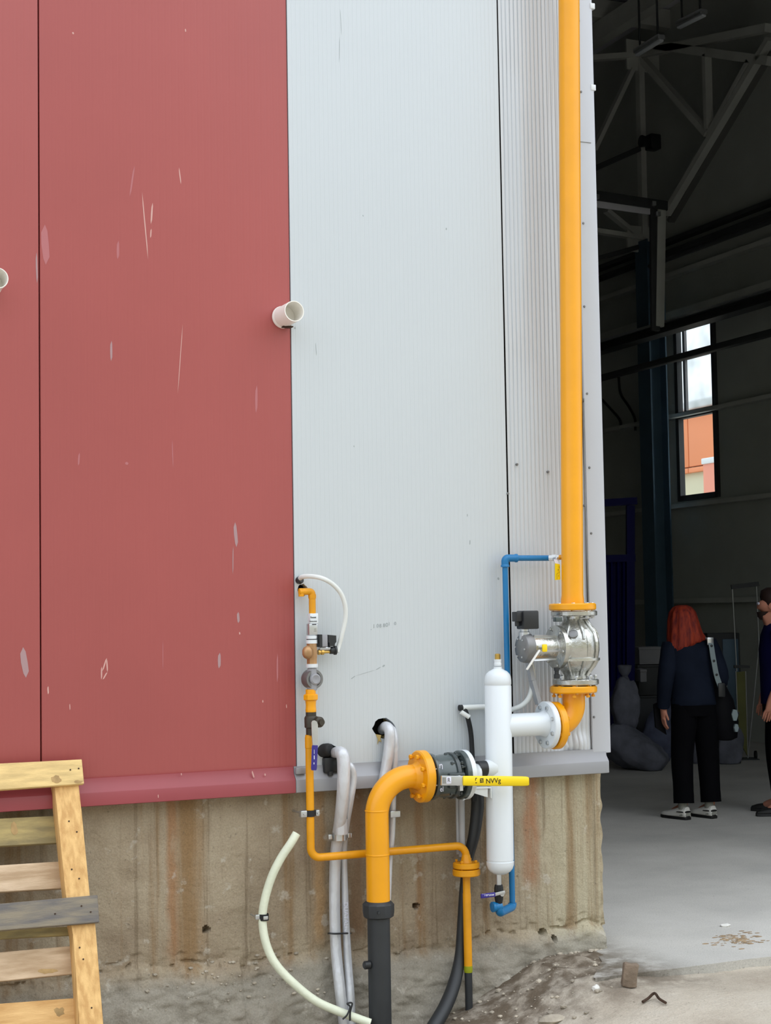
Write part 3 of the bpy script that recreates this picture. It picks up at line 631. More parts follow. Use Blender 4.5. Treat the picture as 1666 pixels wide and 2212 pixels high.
for i, (dx, dz, ww, hz_) in enumerate(((-1.8, 2.2, 2.6, .9), (1.6, 2.4, 1.6, .8), (-.4, .3, .9, 3.2), (1.9, -.2, .8, 2.4), (-2.2, -1.6, 1.8, .8), (1.0, -2.6, 3, .8))): box(b, q+V((dx*u_, -.0007, dz*u_)), (ww*u_, .0006, hz_*u_))
obj('emblem_lines', b, 'bright', em)
b = B(); box(b, P(970, 1685.5, sH+.0066), (m(11, ha), .001, m(14, ha)), bev=.0004); lb = obj('label_plate', b, 'inkwhite', lv)
text(t, 'stamped_mark', 'R', P(970, 1685.5, sH+.008), m(13, ha), 'steeldk', stretch=.9)
b = B()
for i in range(4): box(b, P(957+i*1.8, 1686, sH+.0064), (m(.9, ha), .001, m(13, ha)))
obj('stamped_bars', b, 'steeldk', t)
text(t, 'raised_mark', 'n', bc+V((gx_(934), -48*kb*.93, .056)), .05, 'inkwhite', stretch=.8); text(t, 'raised_mark', 'el', bc+V((gx_(934), -48*kb*.97, -.048)), .034, 'inkwhite', stretch=.8)
# yellow pipe from the ball valve down to the ground coupling
fl = P(908, 1677, S); kd = P(813, 1677, S); bt = P(813, 1950, S); bt.x = kd.x
rp_ = m(25.5, bt)
t = thing('gas_supply_pipe', 'thick yellow bent gas pipe rising from the black coupling to the ball valve', 'pipe', bt)
b = B(); tube(b, path([fl, kd, bt], .165, 16), rp_, 36); obj('pipe', b, 'yellow', t)
b = B(); disc(b, P(911, 1677, S), X, m(56, fl), m(21, fl), .006); obj('flange', b, 'yellow', t)
b = B(); lathe(b, P(890, 1677, S), X, [(0, rp_), (.02, rp_*1.12), (.03, rp_*1.35), (.036, rp_*1.4)], 32, False); obj('weld_neck', b, 'yellow', t)
bolts(t, P(904, 1677, S), X, m(45, fl), 8, .011, .05, 'yellow2', .35)
b = B(); disc(b, P(924, 1677, S), X, m(43, fl), .010, .001); obj('gasket', b, 'gasket', t)
bolts(t, P(924, 1677, S), X, m(45, fl), 8, .007, .05, 'zinc', .35)
for py in (1751, 1846):
    b = B(); q = P(813, py, S); q.x = kd.x; lathe(b, q, Z, [(-.004, rp_), (-.002, rp_*1.035), (.002, rp_*1.035), (.004, rp_)], 36, False); obj('weld_bead', b, 'yellow', t)
# black PE pipe and coupling
cp = P(813, 1963, S); cp.x = kd.x
t = thing('underground_pipe', 'thick black plastic pipe with collar coming out of the ground', 'pipe', (cp.x, cp.y, -.25))
b = B(); lathe(b, cp, Z, [(-.04, m(28, cp)), (-.033, m(33, cp)), (-.012, m(34.5, cp)), (.020, m(34.5, cp)), (.028, m(31, cp)), (.034, rp_*1.05)], 12); obj('collar', b, 'pe', t, sharp=20)
b = B(); lathe(b, (cp.x, cp.y, -.3), Z, [(0, m(24.5, cp)), (cp.z+.27, m(24.5, cp))], 32); obj('pipe', b, 'pe', t)
b = B(); q = P(790, 2085, S+.01); lathe(b, q+V((.02, 0, 0)), -X, [(0, .018), (.025, .018), (.03, .012)], 14); obj('stub', b, 'black', t)
bolts(t, cp+V((-.03, -m(34, cp), -.005)), Y, .0001, 1, .006, .01, 'pe')

# ================================================================ SMALL GAS LINE
s2 = .10
q_ = lambda px, py: P(px, py, s2)
km = depth(q_(672, 1450))/FPX
xv = q_(673.5, 1400).x
def zc(py): return q_(673, py).z
def vl(parent, name, prof, mt, seg=24, x=None, lab=None):
    b = B(); lathe(b, (xv if x is None else x, -s2, 0), Z, [(zc(py), r*km) for py, r in prof], seg); return obj(name, b, mt, parent, label=lab)
t = thing('small_gas_pipe', 'thin yellow gas pipe with square elbow entering the grey wall', 'pipe', (xv, -s2, zc(1326)))
p0, p1, p2, p3 = P(652, 1277, -.05), q_(652, 1278), q_(676.5, 1277.5), V((xv+.006, -s2, zc(1326)))
b = B(); tube(b, [p0, p1+V((0, -.006, 0))], 7*km, 14); obj('wall_stub', b, 'yellow2', t)
b = B(); tube(b, path([p1-X*.012, V((p3.x, -s2, p1.z)), p3], .012, 5), 7.4*km, 16); obj('pipe', b, 'yellow2', t)
b = B(); lathe(b, V((p3.x, -s2, 0)), Z, [(zc(1293), 8.3*km), (zc(1288), 8.6*km), (zc(1284), 8.6*km)], 16); obj('elbow_socket', b, 'yellow2', t)
b = B(); lathe(b, p1-X*.002, Z, [(-.022, .013), (-.005, .013), (.01, .014)], 12); obj('end_plug', b, 'yellow2', t)
t = thing('solenoid_gas_valve', 'small bronze solenoid valve with white printed label under the thin yellow pipe', 'valve', (xv, -s2, zc(1442)))
def vbox(name, py0, py1, w_, mt, dx=0.0, bev=.003):
    b = B(); box(b, (xv+dx, -s2, (zc(py0)+zc(py1))/2), (w_*km, w_*km*.85, abs(zc(py0)-zc(py1))), bev=bev); return obj(name, b, mt, t)
vbox('label_sleeve', 1325, 1347, 19, 'white', .008); vbox('upper_block', 1347, 1372, 20, 'zinc', .003)
vl(t, 'white_ring', [(1380, 12), (1373, 12)], 'white', 24); vl(t, 'seal', [(1383, 11.2), (1379, 11.2)], 'black'); vl(t, 'white_ring', [(1390, 12.5), (1382, 12.5)], 'white')
bb = vl(t, 'body', [(1434, 11.5), (1424, 11.5), (1420, 12.3), (1400, 12.3), (1396, 11.6), (1390, 11.6)], 'bronze', 8)
b = B(); q = V((xv-.026, -s2-.016, zc(1408))); lathe(b, q-V((0, 0, .032)), Z, [(0, .006), (.008, .018), (.02, .024), (.04, .024), (.052, .018), (.06, .006)], 20); obj('bowl', b, 'bronze', t)
vl(t, 'white_ring', [(1442, 12.6), (1439, 13.2), (1434, 13.2)], 'white')
text(t, 'label_text', 'Rosxat', P(677, 1333.5, s2+.0172+.0005), 5.6*km, 'ink', stretch=.85); text(t, 'label_text', 'Hnocn.mun', P(676.5, 1342, s2+.0172+.0005), 4.0*km, 'ink', stretch=.95)
b = B(); box(b, P(679, 1349, s2+.0182), (10*km, .001, 2*km)); box(b, P(681, 1359, s2+.0182), (5*km, .001, .7*km)); box(b, P(681, 1363, s2+.0182), (6*km, .001, .7*km)); obj('printed_bars', b, 'ink', t)
co_ = P(700, 1384, s2)
b = B(); box(b, P(689, 1384, s2), (6*km, .05, 27*km)); obj('coil_plate', b, 'black', t)
b = B(); box(b, P(698, 1384, s2), (13*km, .048, 26*km), bev=.003); cl = obj('coil', b, 'card', t)
b = B(); q = P(714, 1383, s2); prism(b, [q+V((x*km, -.02, z*km)) for x, z in ((-9, 12), (10, 10), (10, -4), (7, -7), (6, -13), (-6, -13), (-6, -5), (-9, -4))], (0, 1, 0), .04); obj('plug_housing', b, 'black', t)
b = B(); lathe(b, P(687, 1409, s2), X, [(0, 6*km), (4*km, 6*km), (4.2*km, 4*km), (7*km, 4*km), (7.2*km, 6*km), (13*km, 6*km), (13.2*km, 3*km), (27*km, 3*km)], 8); obj('brass_stem', b, 'brass', t)
b = B(); lathe(b, P(690, 1401, s2), X, [(0, 5.5*km), (24*km, 5.5*km)], 12); obj('clear_stem', b, 'zinc', t)
b = B(); lathe(b, P(713, 1405, s2), X, [(0, 8*km), (9*km, 8*km), (9.5*km, 10*km), (14*km, 10*km), (14.5*km, 7*km)], 16); obj('cable_gland', b, 'black', t)
t = thing('round_gas_filter', 'small round grey gas filter below the bronze valve', 'filter', (xv, -s2, zc(1490)))
q = q_(675.5, 1467); b = B(); lathe(b, V((xv+.002, -s2+.02, q.z)), V((.12, -1, 0)), [(-.022, 15*km), (-.012, 21*km), (.03, 21.5*km), (.038, 20*km), (.038, 15*km), (.030, 13*km), (.030, .5*km)], 32); obj('housing', b, 'steeldk', t)
b = B(); lathe(b, V((xv+.002, -s2+.02, q.z)), V((.12, -1, 0)), [(.034, 12.5*km), (.046, 12*km), (.05, 9*km), (.046, 3*km)], 32); obj('cover', b, 'card', t)
vl(t, 'neck', [(1491, 10), (1486, 11), (1450, 11), (1443, 9.5)], 'card', 20)
t = thing('pipe_union', 'yellow threaded union on the thin gas pipe above the dark ball valve', 'pipe fitting', (xv, -s2, zc(1537)))
xo = q_(671.5, 1510).x
vl(t, 'upper_socket', [(1500, 11), (1489, 11)], 'yellow', 20, xo); vl(t, 'union_nut', [(1513, 14), (1511, 16.5), (1501, 16.5), (1499, 14)], 'yellow', 8, xo); vl(t, 'lower_socket', [(1538, 11.3), (1534, 12), (1530, 11.3), (1522, 11), (1513, 12)], 'yellow', 20, xo)
t = thing('small_ball_valve', 'dark iron ball valve with steel lever and indigo grip on the thin yellow pipe', 'valve', (xo, -s2, zc(1588)))
vl(t, 'body', [(1588, 11.5), (1573, 11.5), (1571, 14.5), (1551, 14.8), (1547, 13), (1546, 11.5), (1538, 11.5)], 'olive', 12, xo)
b = B(); lathe(b, P(679, 1559, s2), V((.25, -1, 0)), [(0, .026), (.045, .024), (.05, .014), (.062, .014)], 16); obj('stem', b, 'olive', t)
b = B(); sl = s2+.058; prism(b, [P(x, y, sl) for x, y in ((673, 1561), (675, 1557), (680, 1556), (685, 1559), (687, 1566), (687, 1613), (676, 1613), (674, 1588))], (0, 1, 0), .004); obj('lever', b, 'zinc', t)
b = B(); lo = [[P(x, y, sl+d) for x, d in ((cx-wd, .004), (cx, .009), (cx+wd, .004), (cx+wd, -.006), (cx, -.009), (cx-wd, -.006))] for y, cx, wd in ((1610, 680.5, 6.2), (1614, 680.3, 6.6), (1650, 678.8, 6.4), (1660, 678.3, 6.4), (1664, 678.3, 5))]
loft(b, lo); gp = obj('handle_grip', b, 'bluehandle', t, label='indigo vinyl grip')
b = B(); box(b, P(679, 1636, sl+.0095), (1.6*km, .0012, 8*km)); box(b, P(679, 1624, sl+.0095), (.8*km, .0012, 9*km)); box(b, P(678.5, 1649, sl+.0095), (1.5*km, .0012, 4*km)); obj('printed_mark', b, 'inkwhite', gp)
# long thin run
sa = .10
r1 = m(8.6, q_(670, 1700))
A = [V((q_(668, 1588).x, -s2, zc(1587))), P(669.5, 1846, sa)]; A[1].x = A[0].x
zrun = P(800, 1843, sa).z
A[1].z = zrun; xe = P(1007, 1850, sa).x; A += [V((xe, -sa, zrun)), V((xe, -sa, P(1006, 1868, sa).z))]
t = thing('thin_gas_pipe', 'thin yellow gas pipe running down and along the concrete to a small flange', 'pipe', (A[0].x, -sa, zrun))
b = B(); tube(b, path(A, [.045, .05], 10), r1, 20); obj('pipe', b, 'yellow2', t)
b = B(); lathe(b, A[0]-Z*.06, Z, [(0, r1), (.002, r1*1.1), (.05, r1*1.1), (.052, r1)], 20, False); obj('socket', b, 'yellow2', t)
b = B(); fq = V((xe, -sa, P(1006, 1869, sa).z)); disc(b, fq, Z, m(29, fq), m(12, fq), .004); obj('flange', b, 'yellow2', t)
b = B(); lathe(b, fq, Z, [(0, r1*1.9), (.02, r1*1.4), (.05, r1*1.05)], 20, False); obj('weld_neck', b, 'yellow2', t)
bolts(t, fq, Z, m(23, fq), 4, .007, .05, 'yellow2', .7)
cq = V((A[0].x, -sa, P(667, 1757, sa).z))
b = B(); lathe(b, cq, Z, [(-.014, r1*1.0), (-.014, r1*1.18), (.014, r1*1.18), (.014, r1*1.0)], 24, False); cm = obj('clamp', b, 'rubber', t)
b = B(); box(b, cq+V((-.034, 0, 0)), (.03, .028, .03), bev=.004); box(b, cq+V((.032, 0, 0)), (.018, .026, .028), bev=.004); tube(b, [cq+V((-.034, 0, 0)), cq+V((-.034, .14, 0))], .005, 8); obj('clamp_ears', b, 'zinc', cm)
bolts(t, cq+V((-.034, -.016, 0)), Y, .0001, 1, .006, .012, 'zinc'); bolts(t, cq+V((.032, -.016, 0)), Y, .0001, 1, .006, .012, 'zinc')
t = thing('ground_gas_pipe', 'thin yellow and black gas pipe below the small flange going into the ground', 'pipe', (xe, -sa, -.25))
f2 = V((xe, -sa, P(1006, 1884, sa).z)); b = B(); disc(b, f2, Z, m(30, f2), m(14, f2), .004); obj('flange', b, 'yellow2', t)
zg = P(1008, 2096, sa).z
b = B(); lathe(b, V((xe, -sa, zg)), Z, [(0, r1*1.08), (f2.z-zg-.10, r1*1.08), (f2.z-zg-.095, r1*1.0), (f2.z-zg-.03, r1*1.0), (f2.z-zg, r1*1.25)], 20); obj('pipe', b, 'yellow2', t)
b = B(); lathe(b, V((xe, -sa, -.3)), Z, [(0, r1*1.0), (zg+.3, r1*1.0)], 20); obj('black_pipe', b, 'pe', t)
M['grn'] = mat('green_yellow_tape', (150, 158, 20), .5)
b = B(); lathe(b, V((xe, -sa, zg-.01)), Z, [(0, r1*1.03), (.008, r1*1.14), (.03, r1*1.12)], 20); obj('tape_end', b, 'grn', t)

# ================================================================ CABLES, HOSES, CONDUITS
def run(name, label, cat, pts, r, mt, org=None, k=8, seg=14, group=None):
    t = thing(name, label, cat, min(pts, key=lambda p: p.z), group); p = spl(pts, k); n = len(p)
    if isinstance(r, (list, tuple)):
        rr = []
        for i in range(n):
            f = i/(n-1)*(len(r)-1); j = min(int(f), len(r)-2); rr.append(r[j]+(r[j+1]-r[j])*(f-j))
    else: rr = r
    b = B(); tube(b, p, rr, seg); obj('hose' if 'hose' in name else 'jacket', b, mt, t, sharp=60); return t
cs = .10
pts = [P(728, 1408, cs)]+[P(x, y, cs+.01*i) for i, (x, y) in enumerate(((733, 1392), (739, 1370), (746, 1338), (746, 1310), (737, 1283), (720, 1263), (698, 1250)))]+[P(674, 1245, .12), P(654, 1246, .07), P(646, 1252, .02), P(643, 1256, -.05)]
t = run('power_cable', 'white looping cable from the grey wall to the bronze solenoid valve', 'cable', pts, .0105, 'cable')
b = B(); lathe(b, P(644, 1254, .02), V((.3, -1, .2)), [(0, .016), (.02, .018), (.024, .014)], 12); obj('gland', b, 'black', t)
# silver-wrapped pipes
kf = m(1, P(735, 1800, .1))
def foilpipe(label, pts, rpx, group): return run('insulated_pipe', label, 'pipe', pts, [r*kf for r in rpx] if isinstance(rpx, tuple) else rpx*kf, 'foil', k=8, seg=18, group=group)
G = 'silver foil wrapped pipes on the wall'
t = foilpipe('thick silver foil wrapped pipe left of the big yellow pipe', [P(716, 1633, -.06), P(722, 1627, .03), P(735, 1626, .11), P(742, 1640, .13), P(742, 1700, .13), P(736, 1765, .085), P(729, 1815, .03), P(724, 1870, .02), P(723, 1960, .03), P(726, 2050, .05), P(735, 2140, .10), P(745, 2230, .12)], (11, 11, 14, 14.5, 14, 13.5, 13, 12.5, 12, 12, 12, 11), G)
b = B(); q = P(733, 1806, .042); lathe(b, q, Z, [(-.018, 15.5*kf), (-.018, 16.5*kf), (.018, 16.5*kf), (.018, 15.5*kf)], 24, False); c_ = obj('clamp', b, 'zinc', t)
b = B(); box(b, q+V((-.046, 0, 0)), (.02, .02, .022), bev=.003); box(b, q+V((.048, 0, 0)), (.02, .02, .022), bev=.003); obj('clamp_ear', b, 'zinc', c_)
b = B(); lathe(b, P(737, 1785, .066)-Z*.035, Z, [(0, 15*kf), (.004, 15.4*kf), (.07, 15*kf)], 24, False); obj('foil_tape', b, 'foil', t)
b = B(); lathe(b, P(727, 1627, .06), V((1, -.5, .2)), [(0, 11.5*kf), (.02, 13*kf), (.035, 11*kf)], 16); obj('foam_end', b, 'woodtop', t)
t2 = foilpipe('thinner silver foil wrapped pipe bulging out beside the thick one on the left', [P(745, 1660, .06), P(756, 1655, .09), P(763, 1680, .09), P(757, 1725, .09), P(748, 1780, .05), P(743, 1830, .012), P(744, 1890, .01), P(747, 1980, .03), P(752, 2080, .06), P(757, 2150, .10), P(760, 2230, .12)], (7, 8.5, 9, 8.5, 8, 7.5, 7.5, 8, 9, 9.5, 9), G)
b = B(); q = P(735, 2017, .105); t_ = [P(x, y, s) for x, y, s in ((709, 2016, .04), (712, 2016, .072), (724, 2017, .078), (748, 2016, .062), (758, 2016, .02))]; tube(b, spl(t_, 5), .004, 8); obj('cable_tie', b, 'black', t)
text(t2, 'printed_lettering', 'DUATALNZ', P(747.5, 1985, .052), .028, 'inkwhite', ax=(0, 0, -1), up=(1, 0, 0))
t = foilpipe('pale wrapped pipe hanging from the upper wall hole behind the big yellow pipe', [P(826, 1576, -.06), P(834, 1570, .03), P(842, 1580, .07), P(841, 1615, .07), P(834, 1660, .07), P(826, 1700, .075), P(820, 1760, .08), P(818, 1900, .08), P(818, 2000, .09)], (11, 12, 12, 12.5, 12, 11, 11, 11, 11), G)
t = foilpipe('creased pale wrapped pipe just right of the big yellow pipe', [P(838, 1574, -.05), P(848, 1576, .02), P(853, 1600, .05), P(852, 1660, .05), P(849, 1720, .06), P(847, 1800, .06), P(842, 1860, .06), P(838, 1960, .07)], (7, 8, 8.5, 8.5, 7.5, 7, 6.5, 6.5), G)
b = B(); q = P(848, 1757, .06); box(b, q+V((0, -.01, 0)), (.05, .05, .03), bev=.004); c_ = obj('clamp', b, 'zinc', t)
# wall hole contents
b = B(); q = P(842, 1572, -.03)
for i in range(9): a_ = -1.2+i*.33; box(b, P(828+22*math.cos(a_), 1573+20*math.sin(a_), -.055), (.018, .05, .02), bev=.004)
obj('insulation_foam', b, 'foam', wall, label='torn yellow foam showing in the hole')
b = B(); pts = [P(813, 1588, -.01), P(818, 1600, .03), P(822, 1592, .025), P(816, 1604, .03)]; prism(b, [P(812, 1586, .026), P(824, 1588, .026), P(822, 1597, .03), P(825, 1603, .03), P(819, 1600, .03), P(816, 1608, .03), P(817, 1597, .03)], (0, 1, 0), .004); obj('foam_shred', b, 'foam', wall)
b = B(); q = P(714, 1640, .0)
lathe(b, P(712, 1620, .05), V((.45, -.8, .1)), [(-.08, 15*kf), (-.01, 15*kf), (.0, 14*kf), (.006, 11*kf)], 18); t = obj('rubber_sleeve', b, 'rubber', None, 'black rubber sleeve around the left pipe entry in the grey wall', 'sleeve')
b = B(); box(b, P(714, 1652, .03), (.075, .05, .07), bev=.008); lathe(b, P(714, 1666, .05), -Z, [(0, .014), (.018, .014)], 8); obj('gland_box', b, 'black', None, 'small black cable box under the rubber sleeve', 'junction box')
# cream hose
t = run('water_hose', 'cut pale cream hose curving down across the concrete', 'hose', [P(641, 1800, .10), P(628, 1822, .10), P(608, 1852, .09), P(588, 1892, .08), P(573, 1940, .07), P(567, 1985, .065), P(574, 2035, .08), P(594, 2080, .10), P(632, 2122, .13), P(682, 2162, .16), P(735, 2186, .19), P(800, 2210, .24)], m(9.2, P(600, 2000, .08)), 'hose', seg=16)
b = B(); q = P(570, 1981, .068); lathe(b, q, Z, [(-.014, .0195), (-.014, .022), (.014, .022), (.014, .0195)], 20, False); c_ = obj('clamp', b, 'rubber', t)
b = B(); box(b, q+V((.0, -.024, 0)), (.022, .008, .016), bev=.003); box(b, q+V((-.03, .0, .003)), (.022, .016, .022), bev=.004); tube(b, [q+V((-.03, 0, 0)), q+V((-.03, .09, 0))], .004, 8); obj('clamp_screw', b, 'zinc', c_)
b = B(); kn = P(752, 2184, .215); tube(b, spl([kn+V((-.03, -.01, -.03)), kn+V((-.01, -.014, -.012)), kn+V((.005, -.012, .02)), kn+V((-.008, -.01, .035)), kn+V((.016, -.01, .034)), kn+V((.006, -.012, .0)), kn+V((.004, -.01, -.04))], 5), .004, 8); obj('tie_wire', b, 'black', t)
# black hoses right of the small flange
t = run('armoured_cable', 'thin black cable dropping from the pale conduit elbow behind the filter cylinder', 'cable', [P(1003, 1530, .05), P(1010, 1548, .06), P(1017, 1580, .05), P(1020, 1620, .05), P(1022, 1680, .07), P(1024, 1730, .07)], .0115, 'rubber')
t = run('corrugated_hose', 'thick black hose bending down to the ground behind the thin yellow pipe', 'hose', [P(1030, 1700, .05), P(1032, 1740, .05), P(1025, 1800, .05), P(1013, 1850, .04), P(1003, 1910, .04), P(998, 1980, .045), P(994, 2060, .06), P(983, 2120, .09), P(962, 2175, .14), P(930, 2230, .2)], [.030, .031, .028, .024, .020, .020, .024, .03, .032, .033], 'pe', seg=16)
t = run('wall_conduit', 'vertical grey plastic conduit below the green ball valve', 'conduit', [P(996, 1640, .07), P(997, 1700, .07), P(998, 1780, .07), P(998, 1850, .06)], .0145, 'greycon')
b = B(); tube(b, [P(988, 1720, .055), P(990, 1845, .055)], .008, 10); obj('side_conduit', b, 'greycon', t)
t = run('conduit_stub', 'short white horizontal conduit sticking out left of the filter cylinder', 'conduit', [P(998, 1529, .05), P(1020, 1528, .05), P(1045, 1527, .05), P(1075, 1527, .05)], .013, 'cable')
b = B(); lathe(b, P(997, 1529, .05), -X, [(-.004, .0145), (.012, .0145)], 14); obj('end_collar', b, 'rubber', t)
b = B(); tube(b, [P(996, 1538, .06), P(1014, 1549, .07)], .011, 12); obj('tee_branch', b, 'cable', t)
t = run('flexible_conduit', 'pale flexible conduit curving from the filter outlet up to the silver valve', 'conduit', [P(1075, 1540, .07), P(1105, 1533, .08), P(1130, 1522, .09), P(1146, 1500, .1), P(1152, 1460, .1), P(1147, 1430, .12)], .012, 'cable')
b = B(); beam(b, P(1140, 1420, .11), P(1150, 1470, .12), .02, .03, (0, 1, 0)); beam(b, P(1150, 1470, .12), P(1164, 1521, .13), .02, .036, (0, 1, 0))
t = obj('cable_trunking', b, 'greycon', None, 'slanted grey cable trunking below the silver valve actuator', 'trunking')

# ================================================================ BLUE AIR LINE
sb = .09; rb = m(6.2, P(1090, 1300, sb))
a0, a1 = P(1186, 1205.5, sb), P(1091, 1205.5, sb); a1.z = a0.z; a2 = P(1091, 1966, sb); a2.x = a1.x
t = thing('blue_air_pipe', 'thin blue plastic pipe running from the yellow riser down behind the filter cylinder', 'pipe', a2)
b = B(); tube(b, [a0, a1], rb, 16); obj('pipe', b, 'blue', t); b = B(); tube(b, [a1, a2], rb, 16); obj('pipe', b, 'blue', t)
b = B(); tube(b, path([a1+X*.06, a1, a1-Z*.034], .016, 8), rb*1.32, 18); el_ = obj('elbow', b, 'blue', t)
b = B(); lathe(b, a1+X*.052, X, [(0, rb*1.3), (.004, rb*1.5), (.012, rb*1.5)], 18); lathe(b, a1-Z*.03, -Z, [(0, rb*1.3), (.004, rb*1.5), (.012, rb*1.5)], 18); obj('elbow_collar', b, 'blue', el_)
vt = V((P(1078.5, 1960, S).x, -S, P(1078, 1958, S).z))
a3 = V((a2.x, -sb, a2.z))
b = B(); tube(b, path([a2+Z*.03, V((a2.x, -sb, vt.z-.03)), vt-Z*.03, vt+Z*.0], [.02, .02], 8), rb*1.45, 18); obj('bottom_elbow', b, 'blue', t)
b = B(); lathe(b, vt+X*.01, -X, [(0, rb*1.5), (.03, rb*1.5), (.034, rb*1.75), (.046, rb*1.75), (.048, rb*1.4)], 18); obj('tee_end', b, 'blue', t)
t = thing('drain_valve', 'small black drain valve with indigo lever under the filter cylinder', 'valve', vt+Z*.03)
b = B(); lathe(b, V((vt.x, -S, 0)), Z, [(P(1078, 1912, S).z, 6.2*kk), (zbot+.004, 6.2*kk)], 16); obj('nipple', b, 'zinc', t)
b = B(); lathe(b, V((vt.x, -S, 0)), Z, [(P(1078, 1952, S).z, 7*kk), (P(1078, 1944, S).z, 9*kk), (P(1078, 1936, S).z, 10*kk), (P(1078, 1918, S).z, 10*kk), (P(1078, 1911, S).z, 8.5*kk)], 10); obj('body', b, 'rubber', t)
b = B(); lathe(b, V((vt.x, -S, P(1078, 1929, S).z)), -Y, [(.015, 5*kk), (.035, 5*kk)], 12); obj('stem', b, 'zinc', t)
sd_ = S+.04; b = B(); beam(b, P(1091, 1927, sd_), P(1068, 1932.5, sd_), .006, m(7, vt), (0, 0, 1), .002); obj('lever', b, 'zinc', t)
b = B(); beam(b, P(1070, 1932, sd_), P(1039, 1936, sd_), .010, m(9.5, vt), (0, 0, 1), .003); gp = obj('handle_grip', b, 'bluehandle', t, label='indigo lever grip with white print')
text(gp, 'lettering', 'l\\1erusw', P(1055, 1933, sd_+.0056), .017, 'inkwhite', ax=(P(1070, 1932, sd_)-P(1039, 1936, sd_)), up=(.1, 0, 1))
t = thing('sampling_valve', 'tiny white cock valve with yellow tag lever at the top of the blue pipe', 'valve', a0)
sv = .15; pA = a0-X*.004; pB = P(1211, 1204, .142)
b = B(); tube(b, [pA, pA+(pB-pA)*.3, pA+(pB-pA)*.32, pA+(pB-pA)*.7, pA+(pB-pA)*.72, pB], [.013, .013, .0155, .0155, .013, .012], 8); obj('body', b, 'white', t)
b = B(); q = P(1202, 1207, .15); lathe(b, q+Y*.02, -Y, [(0, .009), (.03, .009), (.034, .006)], 10); obj('stem', b, 'zinc', t)
b = B(); prism(b, [P(x, y, .17) for x, y in ((1196.5, 1208), (1204, 1208), (1209, 1219), (1201, 1219))], (0, 1, 0), .004); obj('lever', b, 'inkwhite', t)
b = B(); prism(b, [P(x, y, .172) for x, y in ((1200.5, 1217), (1210, 1219), (1211, 1252), (1200.5, 1253))], (0, 1, 0), .008); gp = obj('handle_grip', b, 'bright', t, label='bright yellow tag grip')
b = B(); M['gold'] = mat('faded_olive_print', (150, 128, 10), .6)
for px, py, w_, h_ in ((1208.5, 1225, 1.2, 6), (1206.5, 1231, 2.4, 3), (1208, 1236, 1, 3), (1205.5, 1238.5, 1.4, 2), (1207, 1244, 1.2, 2), (1203.3, 1245, .7, 14)): box(b, P(px, py, .1806), (w_*kk, .001, h_*kk))
obj('printed_mark', b, 'gold', gp)

# ================================================================ PVC VENT STUBS
def vent(px, py, lab, tone='pvc'):
    c = P(px, py, 0); r = m(22.5, c); L = .165
    ax_ = V((.04, -1, .03)).normalized()
    t = thing('vent_pipe', lab, 'pipe', c-Z*r)
    b = B(); lathe(b, c, ax_, [(-.02, r), (L-.004, r), (L, r*.985), (L, r*.91), (L-.01, r*.90), (-.02, r*.9)], 36, False); obj('pipe', b, tone, t)
    b = B(); lathe(b, c, ax_, [(.024, r*1.02), (.026, r*1.09), (.036, r*1.07), (.042, r*1.01)], 30, False); obj('sealant_ring', b, tone, t)
    b = B(); disc(b, c+ax_*.06, ax_, r*.9, .006, .001); obj('inner_plug', b, tone, t)
    return t, c, r
t, c, r = vent(606, 688, 'white plastic vent pipe stub at the edge of the red cladding')
b = B(); box(b, c+V((.02, -.05, -r*.99)), (.034, .04, .006), bev=.002); box(b, c+V((.0, -.05, -r*.985)), (.02, .03, .006), bev=.002); obj('dirt_crust', b, 'rust', t)
vent(-23, 619, 'second white plastic vent stub cut by the left edge of the photo')

# ================================================================ PALLET leaning on the wall
pt, pb_ = P(150, 1672, .10), P(200, 2205, .46)
dz = pb_.z-pt.z; lean = (pb_.y-pt.y)/dz     # dy per dz
vup = V((0, lean, 1)).normalized(); nout = V((0, -1, lean)).normalized()
def PP(px, py, o=0.0):                       # on the pallet plane, o out of it
    p0_ = pt+nout*o; d = ray(px, py); return CAM+d*((p0_-CAM).dot(nout)/d.dot(nout))
t = thing('wooden_pallet', 'pale wooden pallet leaning upright against the red wall', 'pallet', (pb_.x-.4, pb_.y-.05, -.25))
tw = .022
def slat(p00, p10, p11, p01, o, mt, lab=None, th=tw, ext=True):
    q = [PP(*p, o) for p in (p00, p10, p11, p01)]
    if ext:
        dl = .62
        q[0] = q[0]-(q[1]-q[0]).normalized()*dl; q[3] = q[3]-(q[2]-q[3]).normalized()*dl
    b = B(); prism(b, q, nout, -th); bmesh.ops.bevel(b, geom=list(b.edges), offset=.0025, segments=1, affect='EDGES'); return obj('slat', b, mt, t, label=lab, sharp=30)
def stringer(pts, o, th, mt='woodv'):
    b = B(); prism(b, [PP(*p, o) for p in pts], nout, -th); bmesh.ops.bevel(b, geom=list(b.edges), offset=.003, segments=1, affect='EDGES'); return obj('stringer', b, mt, t, sharp=30)
zb_out = [(116, 1690), (170, 1690), (176, 1750), (194, 1935), (206, 2000), (230, 2290), (176, 2290), (158, 2020), (142, 1930)]
stringer(zb_out, -tw, .075)
b = B(); q0 = [PP(*p, -tw) for p in ((116, 1690), (170, 1690), (230, 2290), (176, 2290))]; b.free()
d_ = V((-.62, 0, 0))
b = B(); prism(b, [PP(*p, -tw)+d_ for p in zb_out], nout, -.075); obj('stringer', b, 'woodv', t)
slat((0, 1649), (177, 1640), (182, 1693), (0, 1706), 0, 'woodtop', 'cream top slat')
slat((0, 1952), (211, 1933), (215, 1992), (0, 2010), 0, 'woodgrey', 'weathered grey slat')
back = -tw-.075
slat((0, 1768), (160, 1760), (164, 1819), (0, 1828), back, 'woodolive', 'stained olive slat')
slat((0, 1869), (170, 1858), (174, 1917), (0, 1927), back, 'woodpink')
